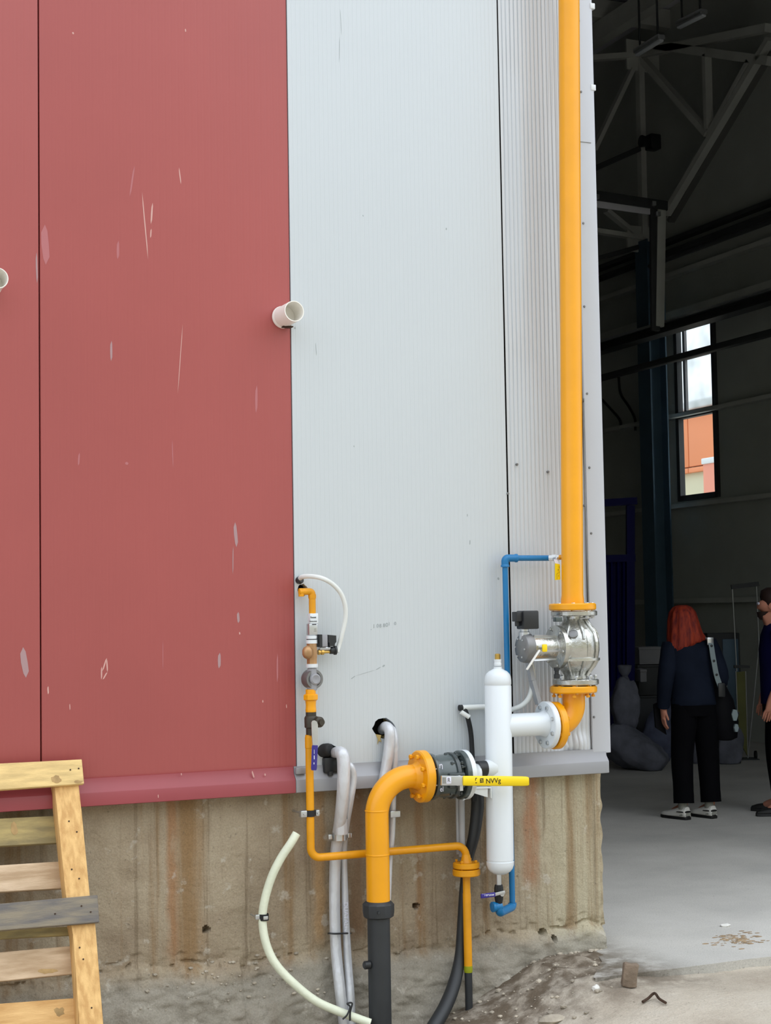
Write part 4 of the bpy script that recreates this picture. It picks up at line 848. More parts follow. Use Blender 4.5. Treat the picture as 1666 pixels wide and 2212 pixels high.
slat((0, 2057), (190, 2040), (196, 2100), (0, 2120), back, 'woodpink')
slat((0, 2168), (200, 2153), (206, 2214), (0, 2230), back, 'wood')
slat((0, 1708), (150, 1698), (154, 1714), (0, 1724), back, 'woodpink')
slat((0, 2008), (185, 2000), (190, 2018), (0, 2028), back, 'woodolive')
nl = [(152, 1663), (170, 1660), (149, 1774), (166, 1797), (155, 1878), (171, 1898), (176, 1957), (119, 1974), (172, 2047), (180, 2072), (198, 2177), (196, 1970)]
for px, py in nl:
    front = (1640 < py < 1700) or (1935 < py < 2000)
    o = .0008 if front else -tw+.0008
    q = PP(px, py, o); b = B(); lathe(b, q, nout, [(-.003, .0035), (.0015, .0035), (.002, .002)], 8); obj('nail', b, 'rust', t)
M['knot'] = mat('knot_stain', (172, 142, 96), .9, 0, .25, 20)
b = B()
for px, py, a_, c_, o in ((120, 1684, 14, 9, .001), (128, 2186, 12, 12, back+.001), (168, 1689, 13, 5, .001), (104, 2098, 26, 6, back+.001), (30, 1790, 10, 14, back+.001)):
    q = [PP(px+a_*math.cos(2*math.pi*i/12)*random.uniform(.55, 1.15), py+c_*math.sin(2*math.pi*i/12)*random.uniform(.55, 1.15), o) for i in range(12)]; prism(b, q, nout, -.003)
obj('wood_stains', b, 'knot', t, label='dark damp stains', kind='stuff')

# ================================================================ RUBBLE
def rock(c, r, sq=(1, 1, 1), seed=0, sub=1):
    b = bmesh.new(); bmesh.ops.create_icosphere(b, subdivisions=sub, radius=1)
    for v in b.verts:
        k_ = 1+.35*noise.noise(v.co*1.4+V((seed*3.1, seed, 0))); v.co = V((v.co.x*r*sq[0]*k_, v.co.y*r*sq[1]*k_, v.co.z*r*sq[2]*k_))+V(c)
    return b
b = B()
for i in range(300):
    f = random.random(); px = random.gauss(1140, 95); py = 2040+random.random()*190
    if px > 1330 or py < 2060+max(0, (1200-px))*.28-25: continue
    p = PG(px, py, -.02); p.y = min(p.y, -.03); r = random.choice((.003, .004, .005, .006, .009, .015))*random.uniform(.6, 1.1)
    p.z = gz(p.x, p.y)+r*.3; merge(b, rock(p, r, (1.2, 1, .7), i))
obj('rubble', b, 'stone', None, 'loose pale rubble along the foot of the concrete plinth', 'rubble', kind='stuff', sharp=20)
b = B()
for i in range(70):
    px = random.uniform(230, 640); p = PG(px, random.uniform(2110, 2220), -.2); x = p.x; z = random.uniform(-.05, .14); r = random.choice((.003, .005, .009))
    p = V((x, plinth_y(x, z)-.004, z)); merge(b, rock(p, r, (1.3, .8, .7), i))
obj('debris', b, 'stone', None, 'crumbled concrete bits on the rough footing below the red wall', 'rubble', kind='stuff', sharp=20)
def chunk(px, py, r, sq, lab, mt='stone', seed=1):
    p = PG(px, py, 0); z = gz(p.x, p.y) if p.y < YA or p.x < xp1 else 0; p.z = z+r*sq[2]*.55; obj('concrete_chunk', rock(p, r, sq, seed, 2), mt, None, lab, 'rubble chunk', sharp=25)
chunk(1190, 2138, .045, (1.6, .8, .5), 'long pale concrete splinter on the dirt by the plinth corner', seed=4)
chunk(1288, 2120, .018, (1, 1, .9), 'small white lump right of the plinth corner', 'shoe', 8)
chunk(1176, 2160, .024, (1, .9, .8), 'white broken lump near the bottom of the dirt heap', 'shoe', 5)
chunk(1567, 2001, .02, (1.4, 1, .5), 'little white flake on the hall floor by the brown stain', 'shoe', 6)
# dirt stains on floor
M['stain'] = mat('brown_soil', (166, 142, 112), .95, 0, .25, 18, .5, 40)
b = B()
for i in range(90):
    px, py = random.gauss(1592, 26), random.gauss(2030, 8); p = PG(px, py, .0); r = random.uniform(.003, .011); merge(b, rock((p.x, p.y, .001), r, (2.2, 1.3, .2), i))
obj('soil_patch', b, 'stain', None, 'thin patch of brown soil on the floor at the right edge', 'dirt', kind='stuff', sharp=40)
# brick piece and wire
q = PG(1362, 2140, gz(4, -1)); zg_ = gz(q.x, q.y)
CR0 = V((R_.x, R_.y, 0)).normalized(); b = B(); ax1 = (Z+CR0*.16).normalized(); ax2 = Z.cross(CR0).normalized(); ax3 = ax1.cross(ax2)
box(b, V((q.x, q.y, zg_+.048)), (.066, .05, .10), axes(ax3, ax2, ax1), .006)
bmesh.ops.subdivide_edges(b, edges=list(b.edges), cuts=1)
for v in b.verts: v.co += V((noise.noise(v.co*30), noise.noise(v.co*30+V((5, 0, 0))), noise.noise(v.co*30+V((0, 9, 0)))))*.007
obj('brick_fragment', b, 'brick', None, 'brown brick fragment standing on the ground at the slab edge', 'brick', sharp=30)
b = B(); pts = [PG(1388, 2142, 0), PG(1400, 2138, 0), PG(1414, 2137, 0), PG(1424, 2141, 0), PG(1438, 2148, 0)]
pts = [V((p.x, p.y, gz(p.x, p.y)+.012+(.015 if i in (2,) else 0))) for i, p in enumerate(pts)]
tube(b, spl(pts, 5), .006, 8); obj('bent_wire', b, 'rust', None, 'bent rusty wire on the ground beside the brick fragment', 'wire')

# ================================================================ HALL STEELWORK
xc = 11.5
def member(parent, name, p0, p1, wpx, mt='insteel', xx=xc, dep=.1, plane='x', yy=None):
    f = (lambda p: PX(*p, xx)) if plane == 'x' else (lambda p: PY(*p, yy))
    a, c = f(p0), f(p1); b = B(); beam(b, a, c, m(wpx, a), dep, (1, 0, 0) if plane == 'x' else (0, 1, 0)); return obj(name, b, mt, parent)
a = PX(1403, 540, xc)
b = B(); z1 = PX(1395, 525, xc).z; hbeam(b, V((xc, a.y, 0)), V((xc, a.y, z1)), .28, .26, .02, (1, 0, 0)); obj('steel_column', b, 'colblue', None, 'blue grey steel column against the dark hall wall', 'column')
ynode = PX(1390, 300, xc).y
t = thing('wall_truss', 'grey lattice truss along the hall wall above the window', 'truss', PX(1440, 470, xc))
member(t, 'chord', (1378, 118), (1660, 60), 16); member(t, 'chord', (1420, 98), (1664, 132), 18)
member(t, 'diagonal', (1388, 128), (1530, 290), 13); member(t, 'diagonal', (1664, 85), (1440, 462), 14); member(t, 'diagonal', (1622, 132), (1534, 292), 11)
member(t, 'post', (1527, 118), (1531, 280), 11); member(t, 'diagonal', (1666, 112), (1449, 478), 9, 'shadowstrip', xc+.2)  # the last, darker diagonal is no steel member: a painted shadow line
t = thing('roof_truss', 'grey lattice roof truss beside the doorway edge', 'truss', PX(1390, 520, xc))
member(t, 'post', (1382, 130), (1391, 540), 13, plane='y', yy=ynode)
member(t, 'diagonal', (1366, 150), (1283, 325), 9, plane='y', yy=ynode); member(t, 'brace', (1283, 365), (1380, 322), 12, 'insteeldk', plane='y', yy=ynode)
member(t, 'chord', (1230, 490), (1392, 515), 10, plane='y', yy=ynode); member(t, 'diagonal', (1310, 455), (1390, 520), 9, plane='y', yy=ynode)
member(t, 'chord', (1230, 575), (1376, 535), 10, 'insteeldk', plane='y', yy=ynode); member(t, 'chord', (1225, 130), (1390, 118), 12, plane='y', yy=ynode)
b = B(); q = PY(1390, 518, ynode); box(b, q, (.5, .03, .34)); obj('gusset_plate', b, 'insteel', t)
b = B(); q = PY(1388, 122, ynode); box(b, q, (.5, .03, .4)); obj('gusset_plate', b, 'insteel', t)
# portal frame hanging nearer
xf = 10.9
t = thing('door_track_frame', 'dark steel track frame hanging in front of the column', 'steel frame', PX(1428, 700, xf))
yf = PX(1430, 560, xf).y
def fm(p0, p1, wpx, nm, mt='insteeldk'):
    a, c = PY(*p0, yf), PY(*p1, yf); b = B(); beam(b, a, c, .12, m(wpx, a), (0, 1, 0), .01); obj(nm, b, mt, t)
fm((1200, 410), (1440, 446), 14, 'rail'); fm((1428, 440), (1424, 706), 11, 'post', 'insteel'); fm((1413, 452), (1416, 715), 8, 'post'); fm((1200, 425), (1436, 458), 4, 'rail', 'roofm')
for px, py in ((1289, 425), (1412, 440), (1422, 462)):
    b = B(); box(b, PY(px, py, yf-.07), (.06, .05, .06), bev=.01); obj('bracket', b, 'zinc', t)
for px in (1225, 1262):
    a = PY(px, 418, yf); b = B(); beam(b, a, V((a.x, a.y, ZT-.29)), .05, .05, (0, 1, 0)); obj('hanger', b, 'insteeldk', t)
# long beams crossing in front of the window
xg_ = 11.2
t = thing('crane_rail_beam', 'long dark beam crossing just above the hall window', 'beam', PX(1500, 700, xg_))
a, c = PX(1290, 752, xg_), PX(1660, 650, xg_); z = (a.z+c.z)/2
b = B(); hbeam(b, V((xg_, a.y+4, z)), V((xg_, 2, z)), .2, m(19, a), .015); obj('beam', b, 'insteeldk', t)
b = B(); beam(b, V((xg_-.09, a.y+4, z+m(11, a))), V((xg_-.09, 2, z+m(11, a))), .05, .03); obj('rail', b, 'zinc', t)
t = thing('pipe_beam', 'thinner dark beam crossing in front of the upper window pane', 'beam', PX(1500, 770, xg_))
a, c = PX(1290, 818, xg_), PX(1660, 722, xg_); z = (a.z+c.z)/2
b = B(); beam(b, V((xg_, a.y+4, z)), V((xg_, 2, z)), .1, m(12, a), (0, 0, 1), .01); obj('beam', b, 'insteeldk', t)
t = thing('upper_pipe', 'dark service pipe along the hall wall above the beams', 'pipe', PX(1500, 500, xg_))
a, c = PX(1440, 552, xg_), PX(1660, 462, xg_); z = (a.z+c.z)/2
b = B(); tube(b, [V((xg_+.2, a.y+1, z)), V((xg_+.2, 2, z))], m(5, a), 12); obj('pipe', b, 'insteeldk', t)
# hanging cables
for i, (pts, lab) in enumerate((([(1293, 855), (1312, 875), (1338, 905), (1342, 925)], 'straight thin cable sagging left on the dark hall wall'), ([(1337, 815), (1341, 850), (1360, 880), (1372, 905), (1373, 930)], 'wavy thin cable hanging beside the blue grey column'))):
    b = B(); tube(b, spl([PX(*p, XW-.06) for p in pts], 5), .018, 8); obj('hanging_cable', b, 'black', None, lab, 'cable')
# roof purlins, lights, sprinkler
for i, py in enumerate((20, 60, 105, 150)):
    q = PY(1350, py, 14-2*i) if False else None
for i in range(9):
    b = B(); y = 2+i*2.2; beam(b, V((-11, y, ZT-.15)), V((XW, y, ZT-.15)), .15, .25); obj('purlin', b, 'insteel', ce)
for i, x in enumerate((6.0, 8.5, 11.0)):
    b = B(); beam(b, V((x, .6, ZT-.42)), V((x, YB, ZT-.42)), .16, .26); obj('rafter', b, 'insteel', ce)
for (p0, p1, lab) in (((1375, 112), (1430, 78), 'long tubular ceiling light hanging over the truss corner'), ((1466, 52), (1522, 28), 'long tubular ceiling light nearest the top edge of the doorway')):
    zz_ = PX(*p0, 9.6).z; a = PX(*p0, 9.6); c = PX(*p1, 9.6); c.z = a.z+(c.z-a.z)*.6
    t = thing('ceiling_light', lab, 'lamp', a, 'tubular lights under the hall roof')
    b = B(); beam(b, a, c, .10, .06, (0, 0, 1), .02); obj('housing', b, 'zinc', t); b = B(); beam(b, a-Z*.04, c-Z*.04, .06, .03, (0, 0, 1), .015); obj('diffuser', b, 'white', t)
    for p in (a+(c-a)*.15, a+(c-a)*.85):
        b = B(); tube(b, [p, V((p.x, p.y, ZT-.02))], .012, 6); obj('hanger', b, 'insteeldk', t)
b = B(); q = PX(1411, 308, xc); box(b, q, (.16, .16, .2), bev=.02); lathe(b, q+V((-.08, 0, 0)), -X, [(0, .06), (.1, .08), (.11, .06)], 16); obj('wall_loudspeaker', b, 'black', None, 'small black box fixed high on the hall wall beside the truss', 'box')

# ================================================================ THINGS ON THE HALL FLOOR
def PF(px, py): return PG(px, py, 0)
D0 = depth(PF(1340, 1662))
def pd(px, py, d=0.0): return PD(px, py, D0+d)
CR = V((R_.x, R_.y, 0)).normalized(); CF = V((F_.x, F_.y, 0)).normalized()
ur = D0/FPX
# blue frame
g0 = PF(1336, 1637); gd = depth(g0); ku = gd/FPX
def gp_(px, py): 
    d = ray(px, py); return CAM+d*((g0-CAM).dot(CF)/d.dot(CF))
t = thing('blue_storage_rack', 'tall deep blue steel rack just inside the doorway', 'rack', (g0.x, g0.y, 0))
for px, wd, top_ in ((1292, 16, 1085), (1362, 17, 1092)):
    a, c = gp_(px, 1650), gp_(px, top_); a.z = 0; b = B(); beam(b, a, c, .09, wd*ku, CF); obj('post', b, 'navyrack', t)
for p0, p1, wd in (((1280, 1088), (1376, 1082), 14), ((1280, 1208), (1372, 1205), 18), ((1290, 1500), (1370, 1500), 12), ((1290, 1640), (1370, 1638), 10)):
    b = B(); beam(b, gp_(*p0), gp_(*p1), .08, wd*ku, CF); obj('rail', b, 'navyrack', t)
for px in (1308, 1322, 1336, 1348):
    a = gp_(px, 1640); c = gp_(px, 1212); b = B(); tube(b, [a, c], 3.5*ku, 10); obj('bar', b, 'navyrack', t)
b = B(); p_ = [gp_(*p)+CF*.06 for p in ((1285, 1200), (1368, 1200), (1368, 1645), (1285, 1645))]; prism(b, p_, CF, .02); obj('back_sheet', b, 'navyrack', t)
# sacks
def sack(cx, cy, wd, ht, d, lab, mt='sack', tilt=0.0, seed=0, neck=True, dp=None):
    c = pd(cx, cy, d); k_ = depth(c)/FPX; b = bmesh.new(); bmesh.ops.create_uvsphere(b, u_segments=28, v_segments=18, radius=1)
    a_, h_ = wd/2*k_, ht/2*k_; dpt = dp or a_*.8
    ux = CR*math.cos(tilt)+Z*math.sin(tilt); uz = Z*math.cos(tilt)-CR*math.sin(tilt)
    for v in b.verts:
        p = v.co.copy(); sg_ = lambda q, e: math.copysign(abs(q)**e, q)
        p = V((sg_(p.x, .75), sg_(p.y, .8), sg_(p.z, .8)))
        nn = 1-.13*abs(noise.noise(V((p.x*2.6+seed, p.y*2.6, p.z*1.8))))+.18*noise.noise(V((p.x*1.6, p.y*1.6, p.z*1.6+seed*7)))+.07*noise.noise(V((p.x*5, p.y*5, p.z*5+seed)))
        v.co = c+ux*(p.x*a_*nn)+CF*(p.y*dpt*nn)+uz*(p.z*h_*nn)
        if v.co.z < .004: v.co.z = .004
    t = thing('filled_sack', lab, 'sack', (c.x, c.y, 0), 'grey sacks piled in the hall'); obj('bag', b, mt, t, sharp=80)
    if neck:
        n0 = c+uz*h_*.9; b = B(); lathe(b, n0, uz, [(-.02, a_*.42), (.03, a_*.26), (.05, a_*.2), (.10, a_*.42), (.16, a_*.5), (.165, a_*.3)], 14); obj('tied_neck', b, mt, t)
    return t
sack(1352, 1525, 62, 120, .15, 'upright grey sack with a tied peak beside the blue rack', seed=1)
sack(1372, 1622, 150, 82, .0, 'big grey sack slumped in front near the doorway edge', tilt=-.55, seed=2, neck=False)
sack(1424, 1592, 78, 150, .7, 'slate blue sack standing behind the slumped one', 'sackblue', -.25, 3)
sack(1512, 1622, 44, 92, .5, 'narrow grey sack seen between the legs of the person in black', seed=5, neck=False)
sack(1578, 1617, 56, 104, .4, 'grey sack right of the person in black trousers', 'sack', -.1, 6)
# stacked boxes
def carton(px0, py0, px1, py1, d, lab, mt='card'):
    c = pd((px0+px1)/2, (py0+py1)/2, d); k_ = depth(c)/FPX; b = B(); box(b, c, ((px1-px0)*k_, .35, (py1-py0)*k_), axes(CR, CF, Z), .01); t = thing('carton', lab, 'box', c-Z*(py1-py0)*k_/2, 'grey boxes stacked behind the sacks'); obj('box', b, mt, t)
    b = B(); box(b, c+Z*((py1-py0)*k_/2-.01), ((px1-px0)*k_*1.04, .37, .03), axes(CR, CF, Z), .004); obj('lid', b, mt, t)
carton(1376, 1398, 1424, 1434, 1.7, 'light grey box at the top of the stack left of the person')
carton(1374, 1436, 1430, 1500, 1.7, 'dark grey crate under the light grey box', 'insteeldk'); carton(1372, 1502, 1432, 1655, 1.7, 'tall dark crate at the bottom of the stack', 'insteeldk')
carton(1378, 1446, 1392, 1472, 1.3, 'small pale box leaning against the dark grey crate'); 
# trolley
t = thing('upright_trolley', 'tall thin framed trolley with an olive panel at the right', 'trolley', (PF(1612, 1640).x, PF(1612, 1640).y, 0))
tg = depth(PF(1612, 1640)); TP = lambda px, py: PD(px, py, tg)
for p0, p1, w_ in (((1582, 1268), (1592, 1450), 2.0), ((1634, 1262), (1640, 1392), 2.2), ((1611, 1450), (1616, 1632), 1.6), ((1590, 1450), (1597, 1640), 2), ((1640, 1392), (1616, 1640), 2.0)):
    b = B(); tube(b, [TP(*p0), TP(*p1)], w_*tg/FPX*.7, 8); obj('upright', b, 'zinc', t)
b = B(); beam(b, TP(1580, 1268), TP(1640, 1261), .04, .05); obj('top_bar', b, 'insteeldk', t)
b = B(); beam(b, TP(1586, 1440), TP(1620, 1440), .04, .03); obj('shelf', b, 'insteeldk', t)
b = B(); prism(b, [TP(*p) for p in ((1590, 1452), (1612, 1450), (1616, 1634), (1598, 1600))], CF, .03); obj('panel', b, 'oliveboard', t)
b = B(); box(b, TP(1607, 1646)+Z*.02, (.3, .25, .04), axes(CR, CF, Z), .01); obj('base', b, 'insteeldk', t)
for s in (-.13, .13):
    q = TP(1607, 1640); b = B(); lathe(b, V((q.x, q.y, .045))+CR*s, CR, [(-.012, .03), (-.01, .045), (.01, .045), (.012, .03)], 16); obj('wheel', b, 'rubber', t)
# cabinet behind the person
c = pd(1580, 1440, 1.7); b = B(); k_ = depth(c)/FPX
t = thing('metal_cabinet', 'dark cabinet with pale side strip behind the trolley', 'cabinet', (c.x, c.y, 0))
zt_ = pd(1580, 1370, .9).z
box(b, V((c.x, c.y+.2, zt_/2)), (70*k_, .4, zt_), axes(CR, CF, Z), .01); obj('body', b, 'insteeldk', t)
b = B(); box(b, V((c.x, c.y+.2, zt_/2))-CF*.205+CR*14*k_, (34*k_, .02, zt_*.9), axes(CR, CF, Z), .005); d_ = obj('door', b, 'colblue', t)
b = B(); box(b, V((c.x, c.y+.2, zt_*.6))-CF*.22+CR*2*k_, (.02, .03, .14), axes(CR, CF, Z), .004); obj('handle', b, 'zinc', d_)

# ================================================================ PEOPLE
def skinmesh(name, J, E, Rr, W, mt, parent, sub=2):
    names = list(J); me = bpy.data.meshes.new('tmp'); me.from_pydata([tuple(W(J[n])) for n in names], [(names.index(a), names.index(b)) for a, b in E], []); me.update()
    o = bpy.data.objects.new('tmp', me); COL.objects.link(o); o.modifiers.new('s', 'SKIN')
    for i, n in enumerate(names): me.skin_vertices[0].data[i].radius = (Rr[n], Rr[n]); me.skin_vertices[0].data[i].use_root = (i == 0)
    sm = o.modifiers.new('u', 'SUBSURF'); sm.levels = sub; sm.render_levels = sub
    me2 = bpy.data.meshes.new_from_object(o.evaluated_get(bpy.context.evaluated_depsgraph_get())); bpy.data.objects.remove(o)
    b = bmesh.new(); b.from_mesh(me2); return obj(name, b, mt, parent, sharp=120)
def hand(J, E, Rr, wn_, pre, wrist, d, side, up):  # palm and five curled fingers
    d, side, up = V(d).normalized(), V(side).normalized(), V(up).normalized(); w0 = V(wrist)
    J[pre+'palm'] = w0+d*.055; Rr[pre+'palm'] = .028; E.append((wn_, pre+'palm'))
    for i, (off, ln) in enumerate(((-.028, .07), (-.010, .08), (.010, .076), (.026, .06))):
        k0, k1, k2 = pre+f'f{i}a', pre+f'f{i}b', pre+f'f{i}c'
        J[k0] = w0+d*.092+side*off; J[k1] = J[k0]+d*ln*.55+up*.008; J[k2] = J[k1]+d*ln*.4+up*.022
        Rr[k0], Rr[k1], Rr[k2] = .0095, .0085, .007; E += [(pre+'palm', k0), (k0, k1), (k1, k2)]
    k0, k1 = pre+'ta', pre+'tb'; J[k0] = w0+d*.05-side*.036+up*.01; J[k1] = J[k0]+d*.045-side*.012+up*.012; Rr[k0], Rr[k1] = .0105, .008; E += [(pre+'palm', k0), (k0, k1)]
def person(base, fwd, J, Rr, E, lab, parts):
    fw = V(fwd).normalized(); rt = V((fw.y, -fw.x, 0)); base = V(base)
    W = lambda p: base+rt*V(p).x+fw*V(p).y+Z*V(p).z
    t = thing('person', lab, 'person', base); skinmesh('body', J, E, Rr, W, 'skin', t); parts(t, W, J, rt, fw); return t
def limb(bm, W, pts, rads, rt, fw, seg=18, k=5): 
    p = spl([W(q) for q in pts], k); n = len(p); rr = []
    for i in range(n):
        f = i/(n-1)*(len(rads)-1); j = min(int(f), len(rads)-2); a_ = rads[j]+(rads[j+1]-rads[j])*(f-j); rr.append(a_*(1+.03*noise.noise(V((i*.9, rads[0]*50, 0)))))
    return tube(bm, p, rr, seg)
def rings(W, spec, rt, fw, n=28): return [ell(W(c), rt*a_, fw*b_, n) for c, a_, b_ in spec]
def shoe(t, W, heel, d, ln=.27, up='shoe', pa='shoegrey'):
    d = V(d).normalized(); s = V((d.y, -d.x, 0)); H = V(heel)
    def sec(f, wd, z0, z1): c = H+d*ln*f; return [W(c+s*wd*x+Z*(z0+(z1-z0)*z)) for x, z in ((-1, .12), (-.85, 0), (.85, 0), (1, .12), (.95, .6), (.55, .95), (0, 1), (-.55, .95), (-.95, .6))]
    b = B(); loft(b, [sec(f, w_, .0, h_) for f, w_, h_ in ((-.03, .026, .03), (0, .036, .034), (.25, .04, .032), (.6, .048, .03), (.88, .042, .032), (1.02, .02, .03))]); so_ = obj('sole', b, 'shoeblk', t, sharp=50)
    b = B(); loft(b, [sec(f, w_, .022, h_) for f, w_, h_ in ((-.01, .03, .06), (.02, .036, .10), (.2, .038, .105), (.4, .042, .085), (.62, .045, .066), (.85, .04, .055), (1.0, .02, .04))]); up_ = obj('shoe_upper', b, up, t, sharp=50)
    b = B(); loft(b, [sec(f, w_, .03, h_) for f, w_, h_ in ((-.022, .02, .05), (-.02, .026, .056), (.12, .0415, .05), (.2, .041, .04))]); obj('heel_patch', b, pa, up_)
    b = B(); loft(b, [sec(f, w_, .055, h_) for f, w_, h_ in ((-.024, .02, .068), (-.021, .027, .07), (.10, .0412, .07), (.3, .0435, .066))]); obj('black_stripe', b, 'shoeblk', up_)
    b = B(); c = H+d*.05; loft(b, [ell(W(c+Z*z), W(s*1)*0+ (W(s)-W(V((0, 0, 0))))*r, (W(d)-W(V((0, 0, 0))))*r, 16) for z, r in ((.08, .036), (.14, .036), (.17, .037))]); obj('sock', b, pa, t)
# --- woman seen from behind
pw = PF(1507, 1768); fd = CF-CR*.25
dW = depth(pw); kw = FPX/dW
J = dict(pelvis=(.0, 0, .93), spine=(-.01, 0, 1.08), chest=(-.03, 0, 1.25), neck=(-.045, .01, 1.40), skull0=(-.06, .03, 1.47), skull=(-.065, .045, 1.55), crown=(-.065, .04, 1.60), nose=(-.065, .145, 1.525),
    hl=(-.09, 0, .88), kl=(-.105, .02, .48), al=(-.115, -.01, .10), tl=(-.16, .12, .04), hr=(.09, 0, .88), kr=(.115, .02, .48), ar=(.115, -.01, .10), tr=(.07, .12, .04),
    sl=(-.185, 0, 1.33), el=(-.25, -.03, 1.08), wl=(-.235, .06, .86), sr=(.14, 0, 1.34), er=(.22, -.03, 1.09), wr=(.2, .14, .98))
Rr = dict(pelvis=.12, spine=.105, chest=.12, neck=.05, skull0=.07, skull=.095, crown=.075, nose=.012, hl=.085, kl=.055, al=.036, tl=.03, hr=.085, kr=.055, ar=.036, tr=.03, sl=.055, el=.042, wl=.028, sr=.055, er=.042, wr=.028)
E = [('pelvis', 'spine'), ('spine', 'chest'), ('chest', 'neck'), ('neck', 'skull0'), ('skull0', 'skull'), ('skull', 'crown'), ('skull', 'nose'), ('pelvis', 'hl'), ('hl', 'kl'), ('kl', 'al'), ('al', 'tl'), ('pelvis', 'hr'), ('hr', 'kr'), ('kr', 'ar'), ('ar', 'tr'), ('chest', 'sl'), ('sl', 'el'), ('el', 'wl'), ('chest', 'sr'), ('sr', 'er'), ('er', 'wr')]
hand(J, E, Rr, 'wl', 'L', J['wl'], (.02, .06, -1), (0, 1, 0), (1, 0, 0)); hand(J, E, Rr, 'wr', 'R', J['wr'], (-.1, .8, .3), (0, .2, 1), (-1, 0, 0))
def wparts(t, W, J, rt, fw):
    b = B(); loft(b, rings(W, [((.0, 0, .885), .185, .135), ((.0, 0, .9), .19, .14), ((-.005, 0, 1.0), .178, .135), ((-.015, 0, 1.1), .172, .13), ((-.03, 0, 1.22), .19, .135), ((-.035, 0, 1.32), .20, .125), ((-.04, .0, 1.37), .165, .10), ((-.045, .01, 1.41), .085, .075), ((-.045, .012, 1.44), .068, .066)], rt, fw)); 
    for v in b.verts: v.co += fw*.012*noise.noise(v.co*9)
    jk = obj('jacket', b, 'jacket', t, sharp=70)
    for s in ('l', 'r'):
        b = B(); limb(b, W, [V(J['s'+s])*.92+V(J['chest'])*.08, J['s'+s], J['e'+s], V(J['w'+s])+V((0, 0, .015))], [.075, .076, .064, .05], rt, fw); obj('sleeve', b, 'jacket', jk, sharp=80)
    b = B(); loft(b, rings(W, [((0, 0, .80), .165, .12), ((0, 0, .88), .18, .133), ((0, 0, .96), .172, .128), ((0, 0, 1.0), .165, .125)], rt, fw)); tr_ = obj('trousers', b, 'trousers', t, sharp=70)
    for s in ('l', 'r'):
        h = V(J['h'+s]); b = B(); limb(b, W, [h+V((0, 0, .06)), h-V((0, 0, .12)), J['k'+s], V(J['a'+s])*.6+V(J['k'+s])*.4, V(J['a'+s])+V((0, 0, .025))], [.098, .102, .086, .079, .08], rt, fw); obj('trouser_leg', b, 'trousers', tr_, sharp=80)
    shoe(t, W, V(J['al'])*V((1, 1, 0))+V((.01, -.045, 0)), (-.40, 1, 0)); shoe(t, W, V(J['ar'])*V((1, 1, 0))+V((.0, -.045, 0)), (-.32, 1, 0))
    # hair: bob flaring wider at the ends, longer on her left
    b = B(); hx = []
    for z, a_, d_, ox, oy in ((1.665, .03, .03, -.065, .03), (1.65, .07, .07, -.065, .03), (1.61, .102, .105, -.065, .03), (1.55, .118, .118, -.065, .025), (1.48, .13, .122, -.066, .01), (1.42, .142, .115, -.068, -.01), (1.37, .152, .105, -.07, -.015), (1.35, .156, .10, -.07, -.015)):
        rg = ell(W((ox, oy, z)), rt*a_, fw*d_, 36)
        for i, p in enumerate(rg):
            an = 2*math.pi*i/36; sx_ = math.cos(an); fy = math.sin(an); low = max(0, (1.56-z)/.21)
            p += -Z*low*(.06*max(0, -sx_)-.045*max(0, sx_)+.02*noise.noise(V((an*5, 0, 0))))+rt*low*.028*max(0, sx_)**3*(1 if z < 1.4 else 0)
            if z < 1.56 and fy > .35: p += -fw*d_*1.2*(fy-.35)*min(1, low*2)
            q = p; hx.append
            rg[i] = p+(rt*sx_+fw*fy)*.007*math.sin(an*11)
        hx.append(rg)
    hx = [h for h in hx if isinstance(h, list)]
    loft(b, hx); obj('hair', b, 'hair', t, sharp=80)
    for sx_ in (-1, 1):
        b = B(); c = W((-.065+sx_*.035, .13, 1.555)); bmesh.ops.create_uvsphere(b, u_segments=10, v_segments=8, radius=.013); bmesh.ops.translate(b, vec=c, verts=b.verts); obj('eye', b, 'inkwhite', t)
t = person(pw, fd, J, Rr, E, 'person with red shoulder length hair in navy jacket and black trousers seen from behind', wparts)
fwp = fd.normalized(); rtp = V((fwp.y, -fwp.x, 0))
WW = lambda x, y, z: pw+rtp*x+fwp*y+Z*z
# shoulder bag carried by the woman
t = thing('shoulder_bag', 'large black shoulder bag with studded grey strap on the person with red hair', 'bag', WW(.24, -.06, .60))
b = B(); loft(b, [ell(WW(x, y, z), rtp*a_, fwp*d_, 24) for x, y, z, a_, d_ in ((.25, -.02, .60, .05, .05), (.25, -.02, .62, .10, .07), (.245, -.02, .74, .115, .085), (.22, -.03, .92, .095, .08), (.19, -.04, 1.05, .05, .05), (.18, -.045, 1.08, .02, .02))])
for v in b.verts: v.co += (rtp+fwp)*.014*noise.noise(v.co*8)
obj('bag_body', b, 'bag', t, sharp=70)
b = B(); sp2 = spl([WW(.105, .03, 1.405), WW(.095, -.115, 1.38), WW(.10, -.155, 1.25), WW(.125, -.15, 1.12), WW(.16, -.145, 1.02)], 6)
for a_, c_ in zip(sp2, sp2[1:]): beam(b, a_, c_+(c_-a_)*.1, .042, .006, -fwp)
st = obj('strap', b, 'strap', t)
for f in (8, 13, 18):
    b = B(); lathe(b, sp2[f]-fwp*.002, -fwp, [(0, .010), (.006, .010), (.009, .004)], 12); obj('rivet', b, 'black', st)
b = B(); box(b, sp2[6]-fwp*.008, (.055, .014, .06), axes(rtp, fwp, Z), .006); obj('buckle', b, 'zinc', st)
b = B(); box(b, WW(.165, -.15, 1.0), (.06, .02, .11), axes(rtp, fwp, Z), .01); obj('clip', b, 'black', st)
